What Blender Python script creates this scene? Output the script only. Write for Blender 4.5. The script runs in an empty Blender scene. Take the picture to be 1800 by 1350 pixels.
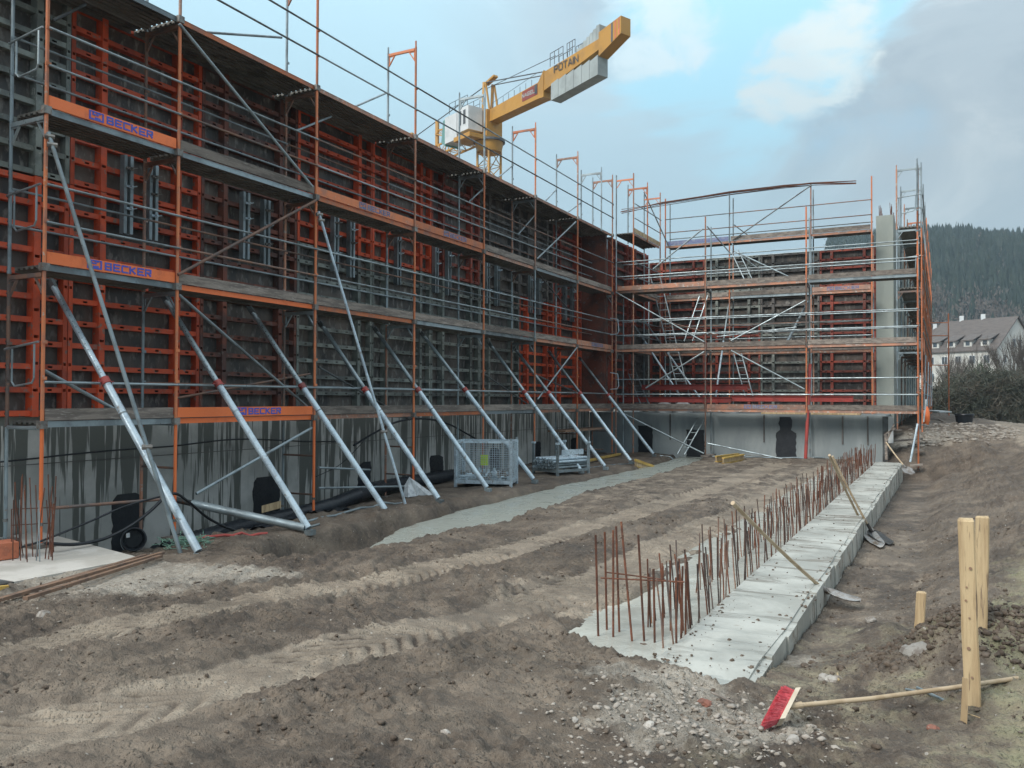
import bpy, math, random
import numpy as np
from mathutils import Vector, Matrix, Quaternion

# ------------------------------------------------------------------ camera, sky, sun, exposure
S = bpy.context.scene
COL = S.collection
EYE = Vector((0, 0, 2.0))
YAW, PITCH, ROLL, FPX = .4787, .0176, .0042, 1462.5
Fv = Vector((-math.sin(YAW) * math.cos(PITCH), math.cos(YAW) * math.cos(PITCH), math.sin(PITCH)))
R0 = Vector((math.cos(YAW), math.sin(YAW), 0))
U0 = R0.cross(Fv)
Rv = R0 * math.cos(ROLL) + U0 * math.sin(ROLL)
Uv = U0 * math.cos(ROLL) - R0 * math.sin(ROLL)
cam_d = bpy.data.cameras.new('camera')
cam = bpy.data.objects.new('camera', cam_d)
COL.objects.link(cam)
cam_d.sensor_width = 36
cam_d.lens = 36 * FPX / 1800
cam_d.clip_start = .1
cam_d.clip_end = 4000
m3 = Matrix((Rv, Uv, -Fv)).transposed()
cam.matrix_world = Matrix.Translation(EYE) @ m3.to_4x4()
S.camera = cam


def ray(u, v):
    return Fv + Rv * ((u - 900) / FPX) + Uv * ((675 - v) / FPX)


def on(u, v, ax, val):
    r = ray(u, v)
    return EYE + r * ((val - EYE[ax]) / r[ax])


def far(u, v, d):
    return EYE + ray(u, v) * d


S.render.engine = 'CYCLES'
S.view_settings.view_transform = 'Standard'
S.view_settings.look = 'None'
S.view_settings.gamma = 1
S.view_settings.exposure = 1.1
S.view_settings.use_curve_mapping = False

W = bpy.data.worlds.new("World")
S.world = W
W.use_nodes = True
SUN_EL, SUN_AZ = math.radians(38), math.radians(200)   # azimuth clockwise from +Y


def build_world():
    nt = W.node_tree
    N, L = nt.nodes, nt.links
    N.clear()
    out = N.new('ShaderNodeOutputWorld')
    bg = N.new('ShaderNodeBackground')
    bg.inputs['Strength'].default_value = .1
    sky = N.new('ShaderNodeTexSky')
    sky.sky_type = 'NISHITA'
    sky.sun_disc = False
    sky.sun_elevation = SUN_EL
    sky.sun_rotation = SUN_AZ
    sky.air_density = 1.2
    sky.dust_density = 2
    geo = N.new('ShaderNodeTexCoord')

    def mapping(scale, loc=(0, 0, 0)):
        m = N.new('ShaderNodeMapping')
        m.inputs['Scale'].default_value = scale
        m.inputs['Location'].default_value = loc
        L.new(geo.outputs['Generated'], m.inputs['Vector'])
        return m

    def noise(scale, det, rough, sc3, loc, dist=0.0):
        n = N.new('ShaderNodeTexNoise')
        n.inputs['Scale'].default_value = scale
        n.inputs['Detail'].default_value = det
        n.inputs['Roughness'].default_value = rough
        n.inputs['Distortion'].default_value = dist
        L.new(mapping(sc3, loc).outputs[0], n.inputs['Vector'])
        return n

    def ramp(sock, stops):
        r = N.new('ShaderNodeValToRGB')
        r.color_ramp.interpolation = 'EASE'
        e = r.color_ramp.elements
        while len(e) > 1:
            e.remove(e[-1])
        e[0].position, e[0].color = stops[0][0], (*stops[0][1], 1)
        for p, c in stops[1:]:
            k = e.new(p)
            k.color = (*c, 1)
        L.new(sock, r.inputs[0])
        return r

    def mix(f, a, b, typ='MIX'):
        m = N.new('ShaderNodeMix')
        m.data_type = 'RGBA'
        m.blend_type = typ
        m.clamp_result = False
        for s, v in ((m.inputs['Factor'], f), (m.inputs[6], a), (m.inputs[7], b)):
            if hasattr(v, 'links'):
                L.new(v, s)
            elif isinstance(v, tuple):
                s.default_value = (*v, 1)
            else:
                s.default_value = v
        return m.outputs[2]

    # clear blue between the clouds: the physical sky, whitened by thin high cloud
    clear = mix(.86, sky.outputs[0], (4.3, 7.3, 9.4))
    # big soft cloud masses
    n1 = noise(1.9, 8, .56, (1, 1, 2.6), (3.1, 7.4, 1.3), .5)
    n2 = noise(4.2, 9, .58, (1, 1, 2.0), (8.2, 1.7, 4.4), .8)
    body = mix(.33, n1.outputs['Fac'], n2.outputs['Fac'])
    shade = ramp(n2.outputs['Fac'], [(.33, (3.6, 4.55, 5.25)), (.5, (4.4, 5.35, 6.0)), (.64, (5.9, 6.75, 7.15))])
    cover = ramp(body, [(.30, (0, 0, 0)), (.48, (1, 1, 1))])
    col = mix(cover.outputs[0], clear, shade.outputs[0])

    # a rift in the cloud with a lit rim, and the thinner brighter cloud low in the sky
    def blob(d, lo, hi, pert=.10, nn=n2):
        vm = N.new('ShaderNodeVectorMath')
        vm.operation = 'DOT_PRODUCT'
        L.new(geo.outputs['Generated'], vm.inputs[0])
        vm.inputs[1].default_value = d.normalized()
        ad = N.new('ShaderNodeMath')
        ad.operation = 'MULTIPLY_ADD'
        L.new(nn.outputs['Fac'], ad.inputs[0])
        ad.inputs[1].default_value = pert
        L.new(vm.outputs['Value'], ad.inputs[2])
        mr = N.new('ShaderNodeMapRange')
        mr.interpolation_type = 'SMOOTHSTEP'
        L.new(ad.outputs[0], mr.inputs['Value'])
        mr.inputs['From Min'].default_value = lo + pert * .5
        mr.inputs['From Max'].default_value = hi + pert * .5
        return mr.outputs[0]

    col = mix(blob(ray(330, 10), .90, .985, .06), col, (4.7, 7.0, 8.2))       # thin bright cloud, upper left
    col = mix(blob(ray(1080, 520), .94, .998, .05), col, (4.6, 6.5, 7.6))
    col = mix(blob(ray(1350, 60), .9885, .9985, .05), col, (4.4, 7.3, 8.8))   # blue rift
    col = mix(blob(ray(1290, -60), .985, .996, .03), col, (4.2, 7.3, 8.9))
    n3 = noise(13, 8, .6, (1, 1, 1.6), (1.2, 5.5, 2.2), .4)
    col = mix(blob(ray(1462, 84), .9984, 1.0001, .007, n3), col, (6.9, 8.0, 8.2))   # sunlit rim
    col = mix(blob(ray(1385, 150), .9988, 1.0001, .006, n3), col, (6.3, 7.5, 7.9))
    col = mix(blob(ray(1160, 35), .9975, .9998, .010, n3), col, (6.2, 7.8, 8.5))
    # hazy light cloud towards the horizon
    sx = N.new('ShaderNodeSeparateXYZ')
    L.new(geo.outputs['Generated'], sx.inputs[0])
    mr = N.new('ShaderNodeMapRange')
    mr.interpolation_type = 'SMOOTHSTEP'
    L.new(sx.outputs['Z'], mr.inputs['Value'])
    mr.inputs['From Min'].default_value = .32
    mr.inputs['From Max'].default_value = .05
    mr.inputs['To Max'].default_value = .6
    col = mix(mr.outputs[0], col, (5.3, 7.0, 7.8))
    # an overcast vault is brighter overhead than near the horizon
    zz = N.new('ShaderNodeMath')
    zz.operation = 'MULTIPLY'
    L.new(sx.outputs['Z'], zz.inputs[0])
    L.new(sx.outputs['Z'], zz.inputs[1])
    fa = N.new('ShaderNodeMath')
    fa.operation = 'MULTIPLY_ADD'
    L.new(zz.outputs[0], fa.inputs[0])
    fa.inputs[1].default_value = 1.0
    fa.inputs[2].default_value = .43
    mz = N.new('ShaderNodeMapRange')
    L.new(sx.outputs['Z'], mz.inputs['Value'])
    mz.inputs['From Min'].default_value = .45
    mz.inputs['From Max'].default_value = .9
    mz.inputs['To Max'].default_value = .7
    col = mix(mz.outputs[0], col, (5.9, 6.2, 6.3))
    vs = N.new('ShaderNodeVectorMath')
    vs.operation = 'SCALE'
    L.new(col, vs.inputs[0])
    L.new(fa.outputs[0], vs.inputs['Scale'])
    col = vs.outputs[0]
    L.new(col, bg.inputs['Color'])
    L.new(bg.outputs[0], out.inputs[0])


build_world()
sun_d = bpy.data.lights.new('sun', 'SUN')
sun_d.energy = 1.5
sun_d.angle = math.radians(25)
sun_d.color = (1, .95, .88)
sun = bpy.data.objects.new('sun', sun_d)
COL.objects.link(sun)
sd = Vector((math.sin(SUN_AZ) * math.cos(SUN_EL), math.cos(SUN_AZ) * math.cos(SUN_EL), math.sin(SUN_EL)))
sun.rotation_euler = (-sd).to_track_quat('-Z', 'Y').to_euler()
sun.location = (0, 0, 60)

# ------------------------------------------------------------------ helpers
rnd = random.Random(7)
RS = np.random.RandomState(5)
WORLD = {}          # object -> world matrix


def tag(o, label=None, cat=None, group=None, kind=None):
    if label: o['label'] = label
    if cat: o['category'] = cat
    if group: o['group'] = group
    if kind: o['kind'] = kind
    return o


def thing(name, label, cat, loc=(0, 0, 0), group=None):
    o = bpy.data.objects.new(name, None)
    o.empty_display_size = .2
    COL.objects.link(o)
    o.location = loc
    WORLD[o] = Matrix.Translation(Vector(loc))
    return tag(o, label, cat, group)


def place(o, parent, origin, rot=None):
    COL.objects.link(o)
    origin = Vector(origin)
    mw = Matrix.Translation(origin)
    if rot is not None: mw = mw @ rot.to_matrix().to_4x4()
    WORLD[o] = mw
    o.rotation_mode = 'QUATERNION'
    if parent is not None:
        o.parent = parent
        mw = WORLD[parent].inverted() @ mw
    o.location = mw.to_translation()
    o.rotation_quaternion = mw.to_quaternion()
    return o


class MB:
    def __init__(s):
        s.v, s.f, s.n = [], [], 0

    def add(s, verts, faces):
        b = s.n
        s.v.extend(tuple(p) for p in verts)
        s.f.extend(tuple(i + b for i in f) for f in faces)
        s.n += len(verts)
        return s

    def box(s, lo, hi):
        x0, y0, z0 = lo
        x1, y1, z1 = hi
        return s.add([(x0, y0, z0), (x1, y0, z0), (x1, y1, z0), (x0, y1, z0), (x0, y0, z1), (x1, y0, z1), (x1, y1, z1), (x0, y1, z1)],
                     [(0, 3, 2, 1), (4, 5, 6, 7), (0, 1, 5, 4), (1, 2, 6, 5), (2, 3, 7, 6), (3, 0, 4, 7)])

    def hexa(s, p):   # eight corners, bottom ring then top ring
        return s.add(p, [(0, 3, 2, 1), (4, 5, 6, 7), (0, 1, 5, 4), (1, 2, 6, 5), (2, 3, 7, 6), (3, 0, 4, 7)])

    def beam(s, a, b, w, h, up=(0, 0, 1)):
        a, b = Vector(a), Vector(b)
        d = (b - a).normalized()
        up = Vector(up)
        if abs(d.dot(up)) > .98: up = Vector((0, 1, 0))
        x = d.cross(up).normalized() * (w / 2)
        y = x.cross(d).normalized() * (h / 2)
        return s.hexa([a - x - y, a + x - y, b + x - y, b - x - y, a - x + y, a + x + y, b + x + y, b - x + y])

    def tube(s, a, b, r, r2=None, n=8, caps=True):
        a, b = Vector(a), Vector(b)
        if r2 is None: r2 = r
        d = (b - a).normalized()
        up = Vector((0, 0, 1)) if abs(d.z) < .9 else Vector((1, 0, 0))
        x = d.cross(up).normalized()
        y = d.cross(x)
        vs = []
        for p, q in ((a, r), (b, r2)):
            for i in range(n):
                t = 2 * math.pi * i / n
                vs.append(p + (x * math.cos(t) + y * math.sin(t)) * q)
        fs = [(i, (i + 1) % n, n + (i + 1) % n, n + i) for i in range(n)]
        if caps: fs += [tuple(reversed(range(n))), tuple(range(n, 2 * n))]
        return s.add(vs, fs)

    def path(s, pts, r, n=7):
        pts = [Vector(p) for p in pts]
        k = len(pts)
        vs, x = [], None
        for i, p in enumerate(pts):
            d = (pts[min(i + 1, k - 1)] - pts[max(i - 1, 0)]).normalized()
            if x is None:
                up = Vector((0, 0, 1)) if abs(d.z) < .9 else Vector((1, 0, 0))
                x = d.cross(up).normalized()
            else:
                x = (x - d * x.dot(d)).normalized()
            y = d.cross(x)
            rr = r[i] if isinstance(r, (list, tuple)) else r
            for j in range(n):
                t = 2 * math.pi * j / n
                vs.append(p + (x * math.cos(t) + y * math.sin(t)) * rr)
        fs = [(i * n + j, i * n + (j + 1) % n, (i + 1) * n + (j + 1) % n, (i + 1) * n + j) for i in range(k - 1) for j in range(n)]
        fs += [tuple(reversed(range(n))), tuple(range((k - 1) * n, k * n))]
        return s.add(vs, fs)

    def mesh(s, name, m, shift=Vector((0, 0, 0)), smooth=False):
        me = bpy.data.meshes.new(name)
        me.from_pydata([tuple(Vector(p) - shift) for p in s.v], [], s.f)
        if m: me.materials.append(m)
        if smooth: me.polygons.foreach_set('use_smooth', [True] * len(me.polygons))
        me.update()
        return me

    def build(s, name, m, parent=None, origin=None, smooth=False):
        if origin is None:
            a = np.array(s.v)
            lo, hi = a.min(0), a.max(0)
            origin = Vector(((lo[0] + hi[0]) / 2, (lo[1] + hi[1]) / 2, lo[2]))
        o = bpy.data.objects.new(name, s.mesh(name, m, Vector(origin), smooth))
        return place(o, parent, origin)


def smooth_tubes(o, ang=50):
    me = o.data
    me.polygons.foreach_set('use_smooth', [True] * len(me.polygons))
    try:
        me.set_sharp_from_angle(angle=math.radians(ang))
    except Exception:
        pass
    return o


# ---- value noise in numpy
def _hash(ix, iy, seed):
    h = (ix.astype(np.int64) * 374761393 + iy.astype(np.int64) * 668265263 + seed * 982451653) & 0xffffffff
    h = ((h ^ (h >> 13)) * 1274126177) & 0xffffffff
    return ((h ^ (h >> 16)) & 0xffff) / 65535.0


def vnoise(x, y, seed=0):
    x, y = np.asarray(x, float), np.asarray(y, float)
    ix, iy = np.floor(x), np.floor(y)
    fx, fy = x - ix, y - iy
    fx, fy = fx * fx * (3 - 2 * fx), fy * fy * (3 - 2 * fy)
    a, b = _hash(ix, iy, seed), _hash(ix + 1, iy, seed)
    c, d = _hash(ix, iy + 1, seed), _hash(ix + 1, iy + 1, seed)
    return (a * (1 - fx) + b * fx) * (1 - fy) + (c * (1 - fx) + d * fx) * fy - .5


def fbm(x, y, octv=4, seed=0, gain=.5):
    t, a = 0, 1
    for i in range(octv):
        t = t + vnoise(x * 2 ** i + i * 17.3, y * 2 ** i - i * 9.1, seed + i) * a
        a *= gain
    return t


def lumps(x, y, s, seed):
    """a bed of rounded crumbs, one per cell of 1/s metres, height in metres"""
    X, Y = np.asarray(x, float) * s, np.asarray(y, float) * s
    ix, iy = np.floor(X), np.floor(Y)
    h = np.zeros(X.shape)
    for a in (-1, 0, 1):
        for b in (-1, 0, 1):
            cx, cy = ix + a, iy + b
            px = cx + .15 + .7 * _hash(cx, cy, seed)
            py = cy + .15 + .7 * _hash(cx, cy, seed + 7)
            r = .22 + .55 * _hash(cx, cy, seed + 13) ** 1.6
            an = _hash(cx, cy, seed + 19) * 3.14
            dx, dy = X - px, Y - py
            u = dx * np.cos(an) + dy * np.sin(an)
            v = (dy * np.cos(an) - dx * np.sin(an)) * 1.45
            h = np.maximum(h, np.sqrt(np.maximum(r * r - u * u - v * v, 0)))
    return h / s


# ------------------------------------------------------------------ materials
def newmat(name):
    m = bpy.data.materials.new(name)
    m.use_nodes = True
    return m, m.node_tree.nodes, m.node_tree.links, m.node_tree.nodes['Principled BSDF']


def mmix(N, L, f, a, b, typ='MIX'):
    m = N.new('ShaderNodeMix')
    m.data_type = 'RGBA'
    m.blend_type = typ
    for s, v in ((m.inputs['Factor'], f), (m.inputs[6], a), (m.inputs[7], b)):
        if hasattr(v, 'links'):
            L.new(v, s)
        elif isinstance(v, (tuple, list)):
            s.default_value = (*v[:3], 1)
        else:
            s.default_value = v
    return m.outputs[2]


def mnoise(N, L, vec, scale, det=4, rough=.55, sc3=None, dist=0):
    if sc3:
        mp = N.new('ShaderNodeMapping')
        mp.inputs['Scale'].default_value = sc3
        L.new(vec, mp.inputs['Vector'])
        vec = mp.outputs[0]
    n = N.new('ShaderNodeTexNoise')
    n.inputs['Scale'].default_value = scale
    n.inputs['Detail'].default_value = det
    n.inputs['Roughness'].default_value = rough
    n.inputs['Distortion'].default_value = dist
    L.new(vec, n.inputs['Vector'])
    return n.outputs['Fac']


def mramp(N, L, f, lo, hi, a=0.0, b=1.0):
    r = N.new('ShaderNodeMapRange')
    r.interpolation_type = 'SMOOTHSTEP'
    L.new(f, r.inputs['Value'])
    r.inputs['From Min'].default_value = lo
    r.inputs['From Max'].default_value = hi
    r.inputs['To Min'].default_value = a
    r.inputs['To Max'].default_value = b
    return r.outputs[0]


def mbump(N, L, bsdf, h, strength=.4, dist=.01):
    b = N.new('ShaderNodeBump')
    b.inputs['Strength'].default_value = strength
    b.inputs['Distance'].default_value = dist
    L.new(h, b.inputs['Height'])
    L.new(b.outputs[0], bsdf.inputs['Normal'])


def worldpos(N):
    g = N.new('ShaderNodeNewGeometry')
    return g.outputs['Position']


def paint(name, c1, c2, c3=None, rough=.55, metal=0.0, scale=6, lo=.45, hi=.62, lo3=.60, hi3=.70, sc3=None, bump=.0, jitter=.25, gloss_var=.15):
    """Worn surface: c1 fresh colour, c2 worn/dirty patches, c3 rust or splashes; brightness jitter per object."""
    m, N, L, B = newmat(name)
    P = worldpos(N)
    n1 = mnoise(N, L, P, scale, 5, .6, sc3)
    n2 = mnoise(N, L, P, scale * 4.3, 4, .6, sc3)
    col = mmix(N, L, mramp(N, L, n1, lo, hi), c1, c2)
    if c3: col = mmix(N, L, mramp(N, L, n2, lo3, hi3), col, c3)
    oi = N.new('ShaderNodeObjectInfo')
    j = mramp(N, L, oi.outputs['Random'], 0, 1, 1 - jitter, 1 + jitter * .6)
    hs = N.new('ShaderNodeHueSaturation')
    L.new(j, hs.inputs['Value'])
    L.new(col, hs.inputs['Color'])
    L.new(hs.outputs[0], B.inputs['Base Color'])
    L.new(mramp(N, L, n2, .3, .7, rough - gloss_var, rough + gloss_var), B.inputs['Roughness'])
    B.inputs['Metallic'].default_value = metal
    if bump: mbump(N, L, B, n2, bump, .01)
    return m


M = {}
M['orange'] = paint('orange_paint', (.58, .185, .075), (.38, .16, .10), (.42, .36, .31), .55, 0, 3.2, .46, .66, .62, .72)
M['orange_new'] = paint('bright_orange_paint', (.84, .20, .06), (.62, .14, .05), (.5, .33, .25), .5, 0, 3, .52, .75, .72, .8, jitter=.1)
M['orange_dull'] = paint('faded_orange_paint', (.46, .215, .135), (.28, .175, .135), (.42, .37, .33), .6, 0, 2.5, .42, .6, .56, .68)
M['galv'] = paint('galvanised_steel', (.30, .36, .385), (.20, .235, .25), (.27, .18, .12), .42, .45, 2.4, .45, .62, .66, .76)
M['galv_bright'] = paint('bright_zinc_tube', (.50, .61, .68), (.36, .44, .50), (.27, .27, .26), .36, .25, 2.6, .46, .62, .60, .70, jitter=.10, bump=.05)
M['steel_dark'] = paint('weathered_steel', (.13, .15, .155), (.075, .08, .08), (.14, .075, .045), .5, .4, 3, .42, .6, .6, .7)
M['rust'] = paint('rusty_steel', (.17, .062, .034), (.10, .045, .03), (.25, .13, .08), .8, .1, 9, .42, .6, .6, .72, bump=.2)
M['rust_dark'] = paint('dark_rusty_steel', (.075, .045, .036), (.05, .04, .037), (.2, .17, .15), .8, .1, 9)
M['rust_tube'] = paint('rust_stained_tube', (.24, .14, .10), (.15, .12, .11), (.34, .18, .11), .65, .2, 3, .42, .6, .58, .7)
M['clamp'] = paint('zinc_clamp', (.28, .27, .25), (.17, .16, .15), (.2, .1, .06), .5, .5, 8)
M['red'] = paint('red_steel_paint', (.36, .055, .045), (.22, .045, .04), (.3, .2, .17), .5, 0, 2.6, .46, .64, .66, .74)
M['form_orange'] = paint('orange_formwork_paint', (.60, .088, .03), (.40, .07, .035), (.24, .17, .14), .58, 0, 2.2, .46, .66, .58, .68)
M['form_red'] = paint('dull_red_formwork_paint', (.33, .065, .04), (.19, .055, .04), (.2, .15, .13), .6, 0, 2.2, .42, .62, .56, .68)
M['form_brown'] = paint('brown_formwork_paint', (.22, .075, .05), (.11, .06, .052), (.2, .17, .15), .65, 0, 2.4, .42, .62, .58, .7)
M['form_grey'] = paint('galvanised_formwork', (.26, .285, .26), (.15, .165, .155), (.38, .39, .36), .5, .25, 2.6, .42, .62, .58, .7)
M['form_dark'] = paint('dirty_formwork', (.155, .145, .135), (.095, .09, .088), (.24, .24, .225), .6, .1, 2.6, .42, .62, .58, .7)
M['ply'] = paint('stained_plywood', (.115, .098, .084), (.045, .043, .042), (.22, .21, .195), .6, 0, 2.2, .38, .62, .50, .70, sc3=(1, 1, .45), jitter=.3)
M['wood_grey'] = paint('weathered_board', (.25, .215, .185), (.14, .12, .105), (.34, .31, .28), .8, 0, 5, .40, .6, .55, .7, sc3=(1, .35, 3), bump=.3)
M['wood_pale'] = paint('pale_timber', (.50, .38, .225), (.37, .265, .15), (.20, .145, .095), .7, 0, 5, .42, .60, .57, .68, sc3=(3, 3, .22), bump=.5, jitter=.1)
M['wood_white'] = paint('bare_white_wood', (.66, .58, .46), (.56, .48, .37), (.35, .3, .25), .7, 0, 8, lo3=.68, hi3=.8)
M['wood_handle'] = paint('ash_handle', (.47, .37, .25), (.36, .27, .17), (.24, .18, .12), .6, 0, 8, .45, .65, .62, .74, jitter=.08)
M['wood_yellow'] = paint('yellow_timber_beam', (.56, .38, .10), (.42, .27, .07), (.25, .18, .1), .6, 0, 4)
M['wood_brown'] = paint('old_brown_timber', (.24, .15, .10), (.15, .10, .075), (.3, .24, .2), .8, 0, 5, bump=.3)
M['black'] = paint('black_plastic', (.012, .016, .022), (.02, .024, .03), (.05, .055, .06), .42, 0, 5, lo3=.66, hi3=.8)
M['bitumen'] = paint('bitumen_coat', (.010, .013, .018), (.016, .019, .024), (.05, .06, .065), .5, 0, 6, lo3=.66, hi3=.8)
M['deck'] = paint('deck_underside', (.17, .165, .15), (.10, .10, .092), (.22, .17, .13), .7, .2, 2.4, bump=.1)
M['blue_print'] = paint('blue_lettering', (.07, .10, .50), (.11, .15, .46), (.45, .2, .2), .5, 0, 14, .5, .7, .66, .8, jitter=0)
M['blue_faded'] = paint('faded_blue_lettering', (.13, .16, .30), (.22, .24, .33), None, .6, 0, 10, jitter=0)
M['crane'] = paint('yellow_crane_paint', (.50, .265, .055), (.40, .215, .055), (.36, .22, .08), .45, 0, .5, .45, .65, .7, .8, jitter=.04)
M['crane_grey'] = paint('crane_ballast_concrete', (.37, .42, .42), (.30, .34, .34), None, .7, 0, .5, jitter=.05)
M['crane_dark'] = paint('crane_dark_steel', (.10, .11, .12), (.07, .08, .09), None, .5, 0, 1)
M['white'] = paint('white_sheet_metal', (.62, .65, .66), (.52, .56, .57), None, .45, 0, 1, jitter=.04)
M['red_text'] = paint('red_banner', (.27, .06, .045), (.22, .06, .05), None, .5, 0, 2, jitter=0)
M['rail_blue'] = paint('blue_fence_mesh', (.22, .38, .40), (.12, .25, .28), (.35, .45, .45), .5, 0, 9)
M['net_green'] = paint('green_net', (.18, .34, .26), (.12, .24, .19), (.33, .45, .38), .7, 0, 20)
M['brick'] = paint('orange_brick', (.52, .17, .09), (.42, .14, .08), (.5, .3, .2), .8, 0, 15, bump=.3)
M['brick_old'] = paint('old_brick', (.24, .10, .07), (.16, .08, .06), (.3, .22, .18), .85, 0, 15, bump=.3)
M['bristle'] = paint('red_bristles', (.80, .16, .19), (.66, .10, .13), (.82, .38, .40), .6, 0, 30, jitter=0)
M['blade'] = paint('muddy_shovel_steel', (.34, .33, .32), (.22, .19, .165), (.13, .10, .08), .42, .5, 12, bump=.1)
M['blade_dark'] = paint('dark_shovel_steel', (.035, .035, .037), (.06, .055, .05), (.12, .10, .08), .5, .3, 12)
M['stone'] = paint('limestone', (.36, .34, .31), (.22, .19, .165), (.48, .46, .43), .85, 0, 14, bump=.5, jitter=.35)
M['bag'] = paint('white_bag', (.60, .62, .62), (.48, .50, .50), (.3, .3, .3), .6, 0, 6, lo3=.66, hi3=.76)
M['yellow_green'] = paint('hi_vis_label', (.45, .62, .04), (.38, .52, .04), None, .5, 0, 5, jitter=0)
M['roof'] = paint('brown_roof_tiles', (.105, .090, .082), (.08, .07, .066), (.14, .12, .11), .75, 0, .9, sc3=(1, 1, 4), jitter=.15)
M['render_white'] = paint('house_render', (.60, .60, .56), (.50, .51, .48), None, .8, 0, .25, jitter=.05)
M['window'] = paint('window_glass', (.05, .065, .08), (.09, .11, .13), None, .15, 0, 1)
M['hole'] = M['bitumen']


def mat_glass():
    m, N, L, B = newmat('cab_glass')
    B.inputs['Base Color'].default_value = (.25, .5, .47, 1)
    B.inputs['Roughness'].default_value = .12
    B.inputs['Transmission Weight'].default_value = .45
    return m


M['glass'] = mat_glass()


def mat_poly():
    m, N, L, B = newmat('translucent_sheet')
    P = worldpos(N)
    n = mnoise(N, L, P, 9, 5, .6, None, .6)
    L.new(mmix(N, L, mramp(N, L, n, .4, .65), (.62, .66, .68), (.38, .42, .45)), B.inputs['Base Color'])
    B.inputs['Roughness'].default_value = .3
    B.inputs['Transmission Weight'].default_value = .35
    return m


M['poly'] = mat_poly()


def mat_stained_wall():
    """Rough grey concrete with wet streaks that ran down from the shuttering above."""
    m, N, L, B = newmat('stained_concrete')
    P = worldpos(N)
    s1 = mnoise(N, L, P, 4.6, 4, .62, (1, 1, .055), .22)
    s2 = mnoise(N, L, P, 13, 3, .6, (1, 1, .04), .15)
    s3 = mnoise(N, L, P, 1.1, 3, .5, (1, 1, .35))
    fine = mnoise(N, L, P, 45, 5, .6)
    big = mnoise(N, L, P, 1.3, 4, .6)
    sx = N.new('ShaderNodeSeparateXYZ')
    L.new(P, sx.inputs[0])
    top = mramp(N, L, sx.outputs['Z'], .1, 1.5, -.05, .055)
    ad = N.new('ShaderNodeMath')
    ad.operation = 'ADD'
    L.new(s1, ad.inputs[0])
    L.new(top, ad.inputs[1])
    st = mmix(N, L, .5, ad.outputs[0], s2)
    ad2 = N.new('ShaderNodeMath')
    ad2.operation = 'MULTIPLY_ADD'
    L.new(s3, ad2.inputs[0])
    ad2.inputs[1].default_value = .22
    L.new(st, ad2.inputs[2])
    k = mramp(N, L, ad2.outputs[0], .606, .634)
    base = mmix(N, L, mramp(N, L, big, .35, .65), (.50, .50, .475), (.34, .345, .325))
    col = mmix(N, L, k, base, (.105, .112, .100))
    col = mmix(N, L, mramp(N, L, fine, .62, .75, 0, .5), col, (.2, .2, .19))
    L.new(col, B.inputs['Base Color'])
    L.new(mramp(N, L, k, 0, 1, .85, .5), B.inputs['Roughness'])
    mbump(N, L, B, fine, .25, .006)
    return m


def mat_concrete(name, c1, c2, c3, scale=1.2, rough=.75, streak=False, bump=.25, lo=.4, hi=.6):
    m, N, L, B = newmat(name)
    P = worldpos(N)
    a = mnoise(N, L, P, scale, 5, .6, (1, 1, .3) if streak else None)
    f = mnoise(N, L, P, 30, 5, .65)
    col = mmix(N, L, mramp(N, L, a, lo, hi), c1, c2)
    col = mmix(N, L, mramp(N, L, f, .58, .72, 0, .6), col, c3)
    L.new(col, B.inputs['Base Color'])
    L.new(mramp(N, L, a, .3, .7, rough - .1, rough + .1), B.inputs['Roughness'])
    mbump(N, L, B, f, bump, .008)
    return m


def mat_kerb():
    m, N, L, B = newmat('new_concrete_strip')
    P = worldpos(N)
    a = mnoise(N, L, P, 1.3, 6, .62, None, .5)
    st_ = mnoise(N, L, P, 2.0, 5, .62, (.6, 2.3, 1), .5)
    f = mnoise(N, L, P, 38, 5, .65)
    mud = mnoise(N, L, P, 6.5, 6, .7)
    col = mmix(N, L, mramp(N, L, a, .40, .62), (.47, .475, .435), (.33, .335, .305))
    col = mmix(N, L, mramp(N, L, st_, .50, .64, 0, .75), col, (.27, .265, .235))
    col = mmix(N, L, mramp(N, L, f, .58, .72, 0, .5), col, (.32, .31, .27))
    col = mmix(N, L, mramp(N, L, mud, .63, .70, 0, .6), col, (.23, .19, .15))
    L.new(col, B.inputs['Base Color'])
    L.new(mramp(N, L, st_, .45, .62, .55, .22), B.inputs['Roughness'])
    h = mmix(N, L, .4, st_, f)
    mbump(N, L, B, h, .25, .008)
    return m


M['wall_stained'] = mat_stained_wall()
M['wall_grey'] = mat_concrete('smooth_grey_concrete', (.31, .345, .35), (.215, .25, .26), (.24, .265, .265), .9, .7, True)
M['wall_pale'] = mat_concrete('pale_fresh_concrete', (.36, .39, .355), (.28, .31, .285), (.3, .32, .3), .7, .8, True)
M['kerb2'] = mat_kerb()
M['slab'] = mat_concrete('dusty_slab', (.56, .54, .50), (.43, .41, .37), (.30, .26, .22), 1.6, .85)
M['kerb'] = mat_concrete('new_concrete_strip', (.47, .48, .44), (.29, .30, .275), (.33, .31, .265), 2.1, .34, False, .15, .44, .58)


def mat_wet(name, c1, c2, rlo, rhi, scale=2.0):
    m, N, L, B = newmat(name)
    P = worldpos(N)
    a = mnoise(N, L, P, scale, 6, .65, None, .4)
    b = mnoise(N, L, P, scale * 9, 5, .6)
    col = mmix(N, L, mramp(N, L, a, .35, .65), c1, c2)
    col = mmix(N, L, mramp(N, L, b, .6, .74, 0, .5), col, tuple(x * .6 for x in c2))
    L.new(col, B.inputs['Base Color'])
    L.new(mramp(N, L, a, .35, .6, rlo, rhi), B.inputs['Roughness'])
    mbump(N, L, B, b, .16, .01)
    return m


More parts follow.
